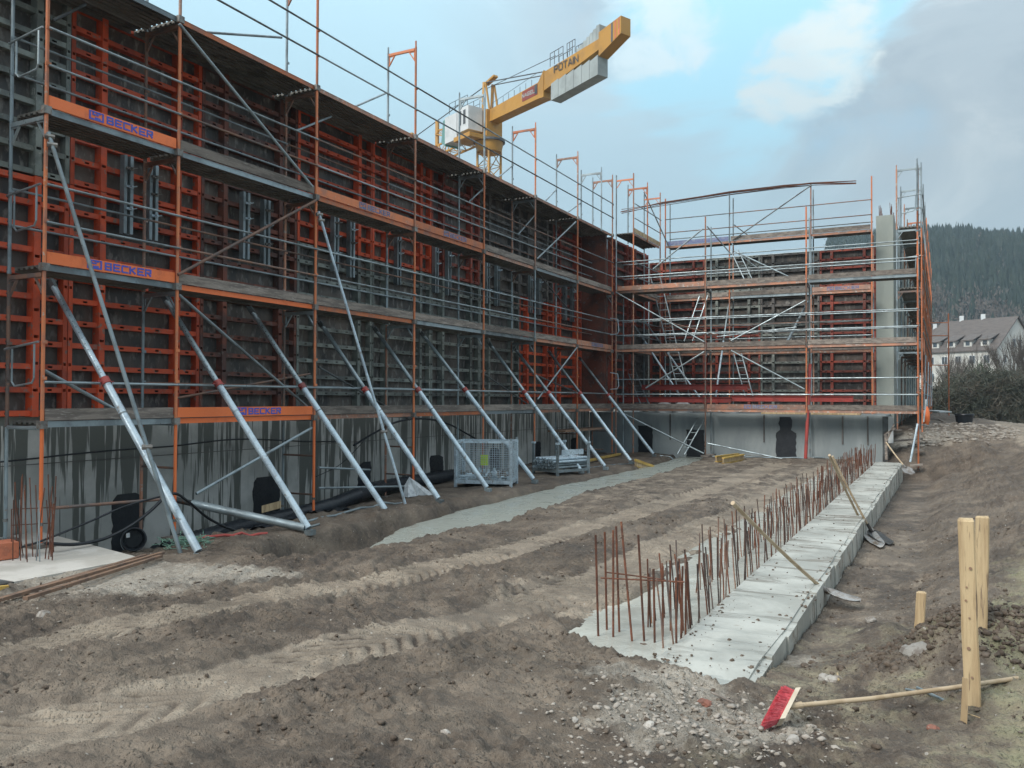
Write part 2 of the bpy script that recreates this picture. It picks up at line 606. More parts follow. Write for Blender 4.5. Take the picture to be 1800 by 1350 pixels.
M['wet'] = mat_wet('wet_concrete', (.345, .365, .325), (.265, .28, .25), .16, .45, 1.6)
M['pool'] = mat_wet('watery_concrete', (.50, .51, .46), (.27, .265, .23), .06, .42, 1.8)


def mat_soil(name='mud', far_ground=False):
    m, N, L, B = newmat(name)
    P = worldpos(N)
    at = N.new('ShaderNodeAttribute')
    at.attribute_name = 'mask'
    sep = N.new('ShaderNodeSeparateColor')
    L.new(at.outputs['Color'], sep.inputs[0])
    big = mnoise(N, L, P, .55, 5, .6)
    mid = mnoise(N, L, P, 3.2, 6, .65)
    fin = mnoise(N, L, P, 22, 6, .7)
    grit = mnoise(N, L, P, 85, 4, .6)
    dark = mmix(N, L, mramp(N, L, mid, .36, .64), (.066, .050, .038), (.135, .106, .081))
    dark = mmix(N, L, mramp(N, L, fin, .48, .68, 0, .6), dark, (.21, .168, .13))
    tan = mmix(N, L, mramp(N, L, mid, .36, .64), (.205, .167, .128), (.295, .248, .194))
    tan = mmix(N, L, mramp(N, L, fin, .5, .7, 0, .5), tan, (.155, .125, .096))
    pale = mmix(N, L, mramp(N, L, fin, .38, .62), (.25, .22, .18), (.35, .32, .275))
    grn = mmix(N, L, mramp(N, L, mid, .4, .62), (.265, .225, .16), (.215, .205, .13))
    col = mmix(N, L, mramp(N, L, big, .42, .62, 0, .35), dark, tan)
    w = lambda s, n, g: (lambda md: (L.new(s, md.inputs[0]), L.new(n, md.inputs[2]), md.outputs[0])[2])(_ma(N, g))
    rr = mramp(N, L, w(sep.outputs['Red'], mid, 1.0), .80, 1.15)
    gg = mramp(N, L, w(sep.outputs['Green'], mid, 1.0), .80, 1.15)
    bb = mramp(N, L, w(sep.outputs['Blue'], mid, 1.0), .75, 1.15)
    col = mmix(N, L, bb, col, grn)
    col = mmix(N, L, rr, col, tan)
    col = mmix(N, L, gg, col, pale)
    # damp and dry patches of the soil
    damp = mnoise(N, L, P, 1.15, 6, .62, None, .8)
    hsd = N.new('ShaderNodeHueSaturation')
    L.new(mramp(N, L, damp, .36, .60, .76, 1.12), hsd.inputs['Value'])
    L.new(col, hsd.inputs['Color'])
    col = hsd.outputs[0]
    # lime crumbs and small pale chips
    vor = N.new('ShaderNodeTexVoronoi')
    vor.inputs['Scale'].default_value = 26
    vor.inputs['Randomness'].default_value = 1
    L.new(P, vor.inputs['Vector'])
    vs = N.new('ShaderNodeSeparateColor')
    L.new(vor.outputs['Color'], vs.inputs[0])
    pick = N.new('ShaderNodeMath')
    pick.operation = 'GREATER_THAN'
    pick.inputs[1].default_value = .965
    L.new(vs.outputs[0], pick.inputs[0])
    near = mramp(N, L, vor.outputs['Distance'], .26, .16)
    mul = N.new('ShaderNodeMath')
    mul.operation = 'MULTIPLY'
    L.new(pick.outputs[0], mul.inputs[0])
    L.new(near, mul.inputs[1])
    col = mmix(N, L, mul.outputs[0], col, (.38, .35, .31))
    L.new(col, B.inputs['Base Color'])
    L.new(mramp(N, L, mid, .3, .7, .62, .95), B.inputs['Roughness'])
    v2 = N.new('ShaderNodeTexVoronoi')
    v2.inputs['Scale'].default_value = 42
    v2.feature = 'SMOOTH_F1'
    v2.inputs['Smoothness'].default_value = .3
    dv = N.new('ShaderNodeTexNoise')
    dv.inputs['Scale'].default_value = 30
    dv.inputs['Detail'].default_value = 4
    L.new(P, dv.inputs['Vector'])
    dm = N.new('ShaderNodeVectorMath')
    dm.operation = 'MULTIPLY_ADD'
    L.new(dv.outputs['Color'], dm.inputs[0])
    dm.inputs[1].default_value = (.035, .035, .035)
    L.new(P, dm.inputs[2])
    L.new(dm.outputs[0], v2.inputs['Vector'])
    crumb = mramp(N, L, v2.outputs['Distance'], .0, .55, 1, 0)
    soft = mramp(N, L, mid, .42, .62, .06, .42)
    h = mmix(N, L, .5, fin, grit)
    h = mmix(N, L, soft, h, crumb)
    mbump(N, L, B, h, 1.0, .035)
    return m


def _ma(N, g):
    md = N.new('ShaderNodeMath')
    md.operation = 'MULTIPLY_ADD'
    md.inputs[1].default_value = g
    return md


M['soil'] = mat_soil()
M['clod'] = paint('soil_lumps', (.09, .067, .05), (.15, .115, .087), (.20, .162, .126), .9, 0, 9, .4, .6, .6, .72, bump=.9)
M['pebble'] = paint('pale_pebbles', (.30, .27, .235), (.18, .15, .12), (.42, .40, .37), .85, 0, 6, bump=.3)
M['leaf_conifer'] = paint('conifer_needles', (.013, .030, .021), (.024, .042, .028), (.05, .06, .04), .8, 0, .06, .4, .6, .6, .7)
M['twigs'] = paint('bare_twigs', (.115, .098, .085), (.085, .075, .066), (.15, .135, .12), .9, 0, .5)
M['bush'] = paint('dark_thicket', (.045, .052, .038), (.085, .072, .055), (.13, .11, .09), .9, 0, .9)
M['bush_green'] = paint('evergreen_bush', (.045, .085, .035), (.03, .06, .028), None, .8, 0, 1)
M['bark'] = paint('grey_bark', (.12, .10, .085), (.08, .07, .06), None, .9, 0, 3)
M['hill'] = paint('hill_soil', (.05, .05, .035), (.08, .07, .05), None, .95, 0, .02)

# ------------------------------------------------------------------ ground
GX = [-14, -11.3, -10.5, -9.6, -8.9, -8.35, -7.9, -7.3, -6.9, -5, -3, -1.9, -1.0, -.4, .3, 1.2, 2.5, 5, 10]
GY = [-4, 2, 4, 5.2, 6.5, 8.5, 10, 12, 18, 24, 26.3, 28.4, 31, 40, 55, 90]
GZ = [
    [.2, .2, .2, .22, .25, .28, .3, .32, .32, .35, .4, .42, .45, .45, .48, .5, .55, .6, .7],
    [.1, .1, .1, .12, .15, .18, .2, .22, .24, .3, .36, .4, .42, .43, .46, .5, .55, .7, .8],
    [0, 0, .0, .05, .08, .1, .1, .12, .16, .25, .3, .30, .34, .37, .42, .48, .55, .7, .9],
    [0, -.05, .0, .05, .08, .1, .1, .12, .16, .24, .28, .27, .25, .28, .40, .48, .55, .7, .9],
    [-.1, -.3, -.2, .0, .05, .1, .1, .12, .15, .18, .13, .04, .06, .14, .38, .48, .6, .8, 1.0],
    [-.2, -.42, -.36, -.15, .05, .06, .04, .03, .05, .16, .16, .03, -.04, .02, .26, .46, .68, .9, 1.1],
    [-.2, -.42, -.36, -.15, .03, .04, .03, .02, .03, .12, .18, .03, -.06, -.03, .22, .45, .7, .95, 1.1],
    [-.2, -.36, -.22, -.04, .04, .04, .03, .02, .03, .12, .18, .03, -.09, -.07, .2, .45, .72, 1.0, 1.2],
    [0, -.1, -.04, .03, .05, .05, .04, .03, .05, .12, .17, .03, -.18, -.15, .12, .42, .75, 1.1, 1.2],
    [.1, .05, .06, .08, .1, .08, .08, .09, .10, .15, .17, .03, -.28, -.26, .02, .36, .72, 1.1, 1.1],
    [.12, .1, .1, .12, .12, .12, .12, .12, .12, .15, .16, .05, -.30, -.28, .0, .38, .75, 1.05, 1.0],
    [.15, .12, .12, .14, .14, .14, .12, .12, .14, .15, .15, .05, .55, .70, .78, .9, 1.0, 1.05, .9],
    [1.0, 1.0, 1.0, 1.0, 1.0, 1.0, 1.0, 1.0, 1.0, 1.0, 1.0, 1.0, 1.12, 1.15, 1.15, 1.12, 1.1, 1.0, .8],
    [1.0, 1.0, 1.0, 1.0, 1.0, 1.0, 1.0, 1.0, 1.0, 1.0, 1.0, 1.1, 1.28, 1.28, 1.26, 1.2, 1.05, .8, .4],
    [1.0, 1.0, 1.0, 1.0, 1.0, 1.0, 1.0, 1.0, 1.0, 1.0, 1.0, 1.1, 1.25, 1.25, 1.2, 1.0, .8, .4, -.3],
    [.5, .5, .5, .5, .5, .5, .5, .5, .5, .5, .5, .5, .5, .5, .4, .3, 0, -.5, -1.2],
]
GX, GY, GZ = np.array(GX, float), np.array(GY, float), np.array(GZ, float)


def grid_z(x, y):
    x = np.clip(np.asarray(x, float), GX[0], GX[-1] - 1e-6)
    y = np.clip(np.asarray(y, float), GY[0], GY[-1] - 1e-6)
    i = np.clip(np.searchsorted(GX, x, 'right') - 1, 0, len(GX) - 2)
    j = np.clip(np.searchsorted(GY, y, 'right') - 1, 0, len(GY) - 2)
    tx = (x - GX[i]) / (GX[i + 1] - GX[i])
    ty = (y - GY[j]) / (GY[j + 1] - GY[j])
    tx, ty = tx * tx * (3 - 2 * tx), ty
    return (GZ[j, i] * (1 - tx) + GZ[j, i + 1] * tx) * (1 - ty) + (GZ[j + 1, i] * (1 - tx) + GZ[j + 1, i + 1] * tx) * ty


def seg_dist(x, y, pts):
    """distance to a polyline and the signed side offset"""
    best = np.full(np.shape(x), 1e9)
    side = np.zeros(np.shape(x))
    for (ax, ay), (bx, by) in zip(pts[:-1], pts[1:]):
        dx, dy = bx - ax, by - ay
        L2 = dx * dx + dy * dy
        t = np.clip(((x - ax) * dx + (y - ay) * dy) / L2, 0, 1)
        px, py = x - (ax + t * dx), y - (ay + t * dy)
        d = np.hypot(px, py)
        s = np.sign(dx * py - dy * px)
        side = np.where(d < best, s * d, side)
        best = np.minimum(best, d)
    return best, side


XL = ([7.0, 8.3, 10.6, 12.8, 16, 22, 27, 30], [-6.9, -6.85, -7.75, -8.0, -7.95, -7.8, -8.0, -8.3])
XR = ([7.0, 8.6, 12, 17, 23.5, 27, 30], [-6.75, -6.5, -6.35, -6.65, -6.6, -6.9, -7.1])
XPIT = ([7.5, 8.1, 9.0, 10.5, 12.8, 16, 22, 27, 30], [-7.3, -8.0, -8.25, -8.15, -8.05, -7.95, -7.75, -8.0, -8.3])


def sst(t):
    t = np.clip(t, 0, 1)
    return t * t * (3 - 2 * t)


TR1 = [(-7.5, 1.2), (-6.0, 3.2), (-5.45, 5.0), (-5.0, 7.0), (-4.7, 9.5), (-4.5, 13), (-4.3, 18), (-4.2, 25)]
TR2 = [(-6.2, -.2), (-4.4, 1.9), (-3.9, 3.1), (-3.6, 4.6), (-3.35, 6.5), (-3.1, 9), (-2.95, 13), (-2.9, 18), (-2.8, 25)]
TR3 = [(-1.0, 5.5), (-.62, 8), (-.5, 12), (-.55, 18), (-.6, 24)]


def ground(x, y, detail=True):
    x, y = np.asarray(x, float), np.asarray(y, float)
    wx = x + fbm(x * .9, y * .9, 3, 40) * .28
    wy = y + fbm(x * .9 + 9, y * .9, 3, 41) * .3
    z = grid_z(wx, wy)
    d1, s1 = seg_dist(x, y, TR1)
    d2, s2 = seg_dist(x, y, TR2)
    d3, s3 = seg_dist(x, y, TR3)
    wob = fbm(x * .7, y * .7, 3, 3) * .2
    t1 = np.clip(1 - np.abs((d1 + wob * .8) / .40) ** 3, 0, 1)
    t2 = np.clip(1 - np.abs((d2 + wob * .8) / .42) ** 3, 0, 1)
    t3 = np.clip(1 - np.abs((d3 + wob * .5) / .34) ** 3, 0, 1)
    tr = np.maximum(np.maximum(t1, t2), t3 * .35)
    edge = np.exp(-((np.minimum(d1, d2) - .60) / .16) ** 2)
    z = z - .03 * tr + .022 * edge * (y < 20)
    # dirt heap behind the stakes, heap beside the pour, spoil along the pour
    def heap(cx, cy, rx, ry, h):
        return h * np.exp(-(((x - cx) / rx) ** 2 + ((y - cy) / ry) ** 2))
    z = z + heap(.02, 6.15, .50, .38, .20) + heap(.62, 6.35, .45, .45, .20) + heap(-.45, 7.4, .18, .2, .12) + heap(-2.60, 7.7, .16, .7, .12)
    z = z + heap(-6.5, 9.0, .3, .8, .05)
    # the trench of the new footing and the hollow along the pour
    jx = x + fbm(x * 1.7, y * 1.7, 3, 55) * .16
    mid = sst((jx - np.interp(y, *XPIT) + .10) / .24) * sst((np.interp(y, *XR) + .10 - jx) / .26) * sst((y - 7.6) / .7) * (y < 31)
    z = z * (1 - mid) + (-.36 + np.clip(y - 9, 0, 20) * .009) * mid
    z = z - .17 * sst((jx + 2.66) / .2) * sst((-1.15 - jx) / .1) * sst((y + jx * .55 - 4.44) / .16) * sst((27 - y) / .5)
    if detail:
        rough = 1 - .66 * tr
        rough = rough * np.where(y > 28, .8, 1)
        rough *= np.where((y > 12) & (x < -.2), 1 - .6 * np.clip((y - 12) / 12, 0, 1), 1)
        rough = rough * (1 - .7 * np.exp(-((x + 7.5) / 1.1) ** 2 - ((y - 5.9) / .95) ** 2))
        rough = rough + .9 * sst((x - .1) / .5) * sst((y - 8) / 4) * (y < 27)
        rough *= np.where((x > -1.1) & (x < -.15) & (y > 6), .85, 1)
        z = z + fbm(x * 1.3, y * 1.3, 3, 11) * .055 * (.35 + rough)
        n = fbm(x * 5.5, y * 5.5, 4, 12, .62)
        z = z + (np.abs(n) - .18) * .045 * rough
        m2 = np.abs(fbm(x * 13, y * 13, 3, 14, .6))
        z = z + (m2 - .16) * .022 * rough
        m3 = np.clip(fbm(x * 24, y * 24, 2, 15, .5) * 2.2, 0, 1)
        cl = sst(fbm(x * 1.5, y * 1.5, 4, 60) * 2.4 + .55) * (1 - .93 * sst(tr * 2.0))
        flat = np.exp(-((x + 7.5) / 1.1) ** 2 - ((y - 5.9) / .95) ** 2)
        cl = cl * (1 - .9 * flat)
        cl = cl * np.where((y > 14) & (x < -1), .5, 1) * np.where((x > -1.1) & (x < -.1) & (y > 6), .6, 1)
        z = z + lumps(x, y, 9, 201) * .42 * cl * sst(fbm(x * 3, y * 3, 3, 61) * 3 + .3) + lumps(x + 3, y, 19, 202) * .62 * cl + lumps(x, y + 5, 34, 203) * .6 * (.10 + .9 * cl)
        z = z + m3 * .008 * rough * np.clip(fbm(x * 2, y * 2, 2, 16) * 3 + .8, 0, 1)
        z = z + fbm(x * 31, y * 31, 3, 13, .6) * .020 * (.12 + rough)
        # tyre lugs pressed into the tracks
        for d, s, pts in ((d1, s1, 0), (d2, s2, 1)):
            lug = lug_wave(x, y, s, pts)
            z = z - sst((.36 - np.abs(s)) / .05) * sst((lug - .1) * 2.2) * .030 * np.clip(fbm(x * .8, y * .8, 2, 21) * 2.5 + .8, 0, 1)
        # churned lug marks beside the tracks
        lug2 = np.sin((x * .85 + y * .5 + fbm(x * 1.5, y * 1.5, 2, 6) * .25) * 24)
        z = z + sst(lug2 * 1.4 + .3) * .030 * rough * np.clip(fbm(x * .6 + 5, y * .6, 2, 22) * 3 + .2, 0, 1) * (x < -1.5)
        # long scraper ridges in the middle distance
        z = z + np.sin((x + fbm(x * .3, y * .25, 3, 31) * 1.2) * 9) * .012 * np.clip((y - 8) / 6, 0, 1) * (x > -7) * (x < -2.2)
    return z, tr


def lug_wave(x, y, s, k):
    return np.sin((y + np.abs(s) * 1.1 + fbm(x * 1.2, y * 1.2, 2, 5) * .10) * (46 if k == 0 else 40))


def gz(x, y):
    return float(ground(np.array([x]), np.array([y]))[0][0])


def hit(u, v, t0=2.5, t1=60):
    """where the sight line through a point of the picture meets the soil"""
    r = ray(u, v)
    ts = np.linspace(t0, t1, 2400)
    P = np.array(EYE)[None] + np.array(r)[None] * ts[:, None]
    z = ground(P[:, 0], P[:, 1], False)[0]
    k = np.argmax(P[:, 2] < z)
    return Vector((float(P[k, 0]), float(P[k, 1]), float(z[k])))


def build_ground():
    xs = np.concatenate([np.arange(-14, -7.5, .07), np.arange(-7.5, 1.3, .021), np.arange(1.3, 4, .08), np.arange(4, 10.01, .4)])
    ys = np.concatenate([np.arange(-4, 1.2, .3), np.arange(1.2, 2.3, .05), np.arange(2.3, 6, .017), np.arange(6, 9, .026), np.arange(9, 14, .05), np.arange(14, 30, .085), np.arange(30, 60, .35), np.arange(60, 90, 2.0)])
    X, Y = np.meshgrid(xs, ys)
    Z, tr = ground(X, Y)
    # keep soil below the strip footing and the slab
    foot = (X > -1.80) & (X < -1.06) & (Y > 5.35) & (Y < 26.3)
    Z = np.where(foot, np.minimum(Z, -.32), Z)
    slabm = (X > -11.9) & (X < -8.4) & (Y > 2.0) & (Y < 6.75)
    Z = np.where(slabm, np.minimum(Z, .02), Z)
    wallm = (X < -11.28)
    Z = np.where(wallm, np.minimum(Z, -.3), Z)
    basem = (X < -1.6) & (Y > 27.76)
    Z = np.where(basem, np.minimum(Z, 1.0), Z)
    ny, nx = X.shape
    co = np.stack([X, Y, Z], -1).reshape(-1, 3)
    idx = np.arange(ny * nx).reshape(ny, nx)
    q = np.stack([idx[:-1, :-1], idx[:-1, 1:], idx[1:, 1:], idx[1:, :-1]], -1).reshape(-1, 4)
    me = bpy.data.meshes.new('ground')
    me.vertices.add(len(co))
    me.vertices.foreach_set('co', co.ravel())
    me.loops.add(q.size)
    me.loops.foreach_set('vertex_index', q.ravel())
    me.polygons.add(len(q))
    me.polygons.foreach_set('loop_start', np.arange(0, q.size, 4))
    me.polygons.foreach_set('loop_total', np.full(len(q), 4))
    me.polygons.foreach_set('use_smooth', np.ones(len(q), bool))
    me.update()
    # colour masks: R dry tan track, G lime / gravel, B greenish old ground
    nz = fbm(X * .8, Y * .8, 4, 50)
    Rm = sst((tr - .15) / .5) * np.clip(1.0 + fbm(X * 1.3, Y * 1.3, 4, 51) * .9, .2, 1)
    Rm = np.maximum(Rm, .42 * np.clip((Y - 9) / 6, 0, 1) * (X > -6.6) * (X < -1.9))
    Rm = np.maximum(Rm, .72 * np.clip(1 - np.hypot((X + 2.9) / 1.3, (Y - 7.3) / 1.5), 0, 1) * 2)
    for k_, T_ in enumerate((TR1, TR2)):      # tread grooves painted darker: groove shade put into the colour, along with moist soil
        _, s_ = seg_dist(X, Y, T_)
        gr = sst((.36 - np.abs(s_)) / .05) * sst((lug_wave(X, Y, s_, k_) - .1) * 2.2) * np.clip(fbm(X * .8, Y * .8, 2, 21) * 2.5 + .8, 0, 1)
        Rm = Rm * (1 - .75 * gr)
    G = np.zeros_like(X)

    def g(cx, cy, rx, ry, a=1.0):
        return a * np.clip(1.35 - np.hypot((X - cx) / rx, (Y - cy) / ry), 0, 1)
    G = np.maximum(G, g(-1.15, 4.35, .70, .58, .8))
    G = np.maximum(G, g(-1.5, 4.9, .8, .35, .7))
    G = np.maximum(G, g(-7.6, 5.8, 1.4, 1.2, .85))
    G = np.maximum(G, g(-6.7, 6.5, 1.1, .55, .75))
    G = np.maximum(G, g(-.95, 6.5, .2, .5, .55))
    G = np.maximum(G, g(-.6, 29.3, 2.2, 1.6, .6))
    Bm = np.clip((X - .15) * 1.1, 0, .78) * (Y < 20) * np.clip((12.5 - Y) / 3, 0.0, 1) + .35 * (X > -1.1) * (Y < 8)
    Rm = np.maximum(Rm, np.clip((X - 1.3) * 1.2, 0, 1.0) * np.clip((Y - 25) / 4, 0, 1))
    Rm = np.maximum(Rm, .30 * (X > -1.1) * (X < -.2) * (Y < 14))
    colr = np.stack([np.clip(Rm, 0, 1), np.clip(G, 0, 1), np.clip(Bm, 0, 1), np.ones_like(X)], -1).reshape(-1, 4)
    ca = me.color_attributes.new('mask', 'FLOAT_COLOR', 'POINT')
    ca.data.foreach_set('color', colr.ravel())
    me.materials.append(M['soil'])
    o = bpy.data.objects.new('ground', me)
    place(o, None, (0, 0, 0))
    tag(o, kind='structure')
    # distant ground out to the horizon
    mb = MB()
    rings = [(-14, 10, -4, 90)]
    pts = []
    xr = [-1500, -400, -120, -50, -14, 10, 40, 100, 300, 1500]
    yr = [-1500, -300, -60, -4, 90, 150, 300, 700, 1500]
    def zf(x, y):
        if -14 <= x <= 10 and -4 <= y <= 90: return float(grid_z(x, y)) - .0
        if y <= -4: return .3
        if x <= -14: return .3
        return -1.2 if x > 10 or y > 90 else .5
    for j in range(len(yr)):
        for i in range(len(xr)):
            pts.append((xr[i], yr[j], zf(xr[i], yr[j])))
    fs = []
    for j in range(len(yr) - 1):
        for i in range(len(xr) - 1):
            if xr[i] == -14 and yr[j] == -4: continue
            a = j * len(xr) + i
            fs.append((a, a + 1, a + 1 + len(xr), a + len(xr)))
    mb.add(pts, fs)
    tag(mb.build('far_ground', M['soil'], origin=(0, 0, 0)), kind='structure')
    # an apron that closes the seam under the detailed sheet
    ap = MB()
    ap.box((-14.6, -4.6, -2.0), (10.6, 90.6, -.75))
    tag(ap.build('subsoil', M['soil'], origin=(0, 0, 0)), kind='structure')


build_ground()


def sheet(name, x0, x1, y0, y1, zfn, m, step=.12, kind='structure'):
    xs, ys = np.arange(x0, x1 + step, step), np.arange(y0, y1 + step, step * 1.6)
    X, Y = np.meshgrid(xs, ys)
    Z = zfn(X, Y)
    ny, nx = X.shape
    idx = np.arange(ny * nx).reshape(ny, nx)
    q = np.stack([idx[:-1, :-1], idx[:-1, 1:], idx[1:, 1:], idx[1:, :-1]], -1).reshape(-1, 4)
    me = bpy.data.meshes.new(name)
    me.from_pydata(np.stack([X, Y, Z], -1).reshape(-1, 3).tolist(), [], q.tolist())
    me.polygons.foreach_set('use_smooth', [True] * len(me.polygons))
    me.materials.append(m)
    o = bpy.data.objects.new(name, me)
    place(o, None, (0, 0, 0))
    if kind: tag(o, kind=kind)
    return o


# wet concrete lying in the trench, level with its banks' foot
def trench_z(X, Y):
    jl = fbm(Y * .9, Y * 0 + 3, 3, 70) * .22
    z = -.055 + (Y - 9) * .0062 + fbm(X * 3, Y * 1.5, 2, 8) * .006
    return z - .5 * np.clip((np.interp(Y, *XL) + jl + .12 - X) / .35, 0, 1) - .5 * np.clip((X - np.interp(Y, *XR) - .1) / .3, 0, 1)


sheet('trench_concrete', -8.9, -6.1, 8.0, 30, trench_z, M['wet'], .07)

# ------------------------------------------------------------------ foundation wall, shuttering, wall ends
def irregular_patch(x, y0, y1, z0, z1, m, name, parent, axis='x', top=None):
    """a bitumen patch with a ragged edge, 12 mm proud of the wall"""
    n = 14
    prof_l, prof_r = [], []
    for i in range(n + 1):
        t = i / n
        z = z0 + (z1 - z0) * t
        wl = rnd.uniform(-.02, .02)
        wr = rnd.uniform(-.02, .02)
        a, b = y0 + wl, y1 + wr
        if top and t > top[0]:
            c = (y0 + y1) / 2 + top[2]
            a, b = c - top[1] / 2 + rnd.uniform(-.04, .04), c + top[1] / 2 + rnd.uniform(-.04, .04)
        prof_l.append((a, z))
        prof_r.append((b, z))
    vs, fs = [], []
    for k, off in enumerate((.0, .014)):
        for a, z in prof_l: vs.append((x + off, a, z) if axis == 'x' else (a, x - off, z))
        for a, z in prof_r: vs.append((x + off, a, z) if axis == 'x' else (a, x - off, z))
    N1 = n + 1
    o = 2 * N1
    for i in range(n):
        fs.append((o + i, o + N1 + i, o + N1 + i + 1, o + i + 1))
        fs.append((i, i + 1, o + i + 1, o + i))
        fs.append((N1 + i, o + N1 + i, o + N1 + i + 1, N1 + i + 1))
    fs.append((n, N1 + n, o + N1 + n, o + n))
    return MB().add(vs, fs).build(name, m, parent)


fw = thing('foundation_wall', 'low grey concrete wall with long wet streaks under the left shuttering', 'wall', (-11.5, 15, 0))
MB().box((-11.95, 1.0, -1.0), (-11.28, 27.75, 1.60)).build('wall', M['wall_stained'], fw)
for (a, b, z0, z1) in ((8.5, 9.05, -.6, .50), (11.42, 12.1, -.6, .52), (14.5, 14.95, -.4, .60), (17.35, 17.95, -.3, .58), (20.4, 20.95, -.2, .6), (23.2, 23.7, -.1, .66), (26.1, 26.6, -.1, .66), (5.3, 5.9, -.4, .5)):
    irregular_patch(-11.28, a, b, z0, z1, M['bitumen'], 'bitumen_strip', fw, top=(.955, (b - a) * .55, rnd.uniform(-.08, .08)))
# thin joint line of the shuttering boards and a hanging cable
for z in (1.05,):
    MB().box((-11.284, 2, z), (-11.276, 27.7, z + .012)).build('joint_line', M['form_dark'], fw)
bw = thing('base_wall', 'smooth blue grey concrete base wall closing the far end of the yard', 'wall', (-6, 28, 0))
MB().box((-11.27, 27.75, -1.0), (-1.6, 31.18, 1.53)).build('wall', M['wall_grey'], bw)
for (a, b, z0, z1, top) in ((-9.44, -8.93, 0, 1.08, None), (-7.73, -7.13, 0, .98, None), (-4.80, -4.19, .0, 1.45, (.66, .36, -.02))):
    irregular_patch(27.75, a, b, z0, z1, M['bitumen'], 'bitumen_patch', bw, axis='y', top=top)
for x in (-8.32, -5.2, -2.82, -2.1):
    MB().box((x, 27.72, .62), (x + .045, 27.748, 1.5)).build('tie_strip', M['form_dark'], bw)
for i in range(26):
    x = rnd.uniform(-9.5, -2)
    z = rnd.uniform(.5, 1.45)
    l = rnd.uniform(.04, .3)
MB().box((-1.66, 27.70, -.3), (-1.50, 27.9, 1.5)).build('timber_edge', M['steel_dark'], bw)
MB().box((-1.50, 27.68, .7), (-1.36, 27.74, 1.5)).build('wall_end_board', M['white'], bw)

ew = thing('concrete_wall', 'tall free-standing pale concrete wall seen end-on at the right end', 'wall', (-1.75, 31, 0))
MB().box((-2.04, 31.0, 1.0), (-1.50, 60.0, 8.32)).build('wall', M['wall_pale'], ew)
tb = MB()
for i in range(120):
    y = 31.2 + i * .24
    for x in (-1.95, -1.6):
        tb.tube((x, y, 8.25), (x + rnd.uniform(-.03, .03), y, 8.32 + rnd.uniform(.3, .55)), .008, n=4)
tag(tb.build('starter_bars', M['rust'], ew), kind='stuff')
for z in (5.05,):
    for x in (-1.86, -1.72):
        MB().tube((x, 30.999, z), (x, 30.97, z), .035, n=10).build('tie_hole_plug', M['white'], ew)
# short wall stub behind, across the back of the left formwork: the concrete being poured
lw = thing('poured_wall', 'dark concrete of the poured wall behind the long left shuttering', 'wall', (-11.6, 15, 1.6))
MB().box((-11.70, 1.0, 1.6), (-11.36, 31.2, 7.72)).build('wall', M['wall_pale'], lw)
MB().box((-10.25, 31.36, 1.53), (-2.05, 31.66, 7.3)).build('wall', M['wall_pale'], lw)
sb = MB()
for i in range(150):
    y = 4 + i * .17
    sb.tube((-11.45 - .15 * (i % 2), y, 7.6), (-11.45 - .15 * (i % 2) + rnd.uniform(-.03, .03), y, 8.05 + rnd.uniform(0, .3)), .007, n=4)
tag(sb.build('starter_bars', M['rust'], lw), kind='stuff')

# ---- formwork panels
MESHC = {}


def cached(key, fn, m):
    if (key, m.name) not in MESHC:
        MESHC[(key, m.name)] = fn().mesh(key.split('|')[0], m)
    return MESHC[(key, m.name)]


def cross_rib(length):
    """C-section rib with slotted holes, local X along, -Y outwards"""
    b = MB()
    h, d, t = .075, .115, .012
    b.box((0, -d, h / 2 - t), (length, 0, h / 2))
    b.box((0, -d, -h / 2), (length, 0, -h / 2 + t))
    # outward lip in blocks with real slots between them
    n = max(2, int(round(length / .30)))
    pitch = length / n
    for i in range(n):
        x0 = i * pitch
        b.box((x0 + (0 if i == 0 else .035), -d + .001, -h / 2 + t), (x0 + pitch - (0 if i == n - 1 else .035), -d + .009, h / 2 - t))
    for i in range(1, n):
        x0 = i * pitch
        b.box((x0 - .035, -d + .002, -h / 2 + t), (x0 + .035, -d + .010, -h / 2 + t + .012))
        b.box((x0 - .035, -d + .002, h / 2 - t - .012), (x0 + .035, -d + .010, h / 2 - t))
    return b


def upright(h, w=.10, d=.125):
    b = MB()
    b.box((-w / 2, -d, 0), (-w / 2 + .012, 0, h))
    b.box((w / 2 - .012, -d, 0), (w / 2, 0, h))
    n = int(h / .35)
    p = h / n
    for i in range(n):
        b.box((-w / 2 + .012, -d + .002, i * p + (0 if i == 0 else .02)), (w / 2 - .012, -d + .010, (i + 1) * p - (0 if i == n - 1 else .02)))
    return b


def q_for(face):
    """panel local -Y points out of the wall: face 'x' looks to +X, face 'y' looks to -Y"""
    return Quaternion((0, 0, 1), math.pi / 2) if face == 'x' else Quaternion()


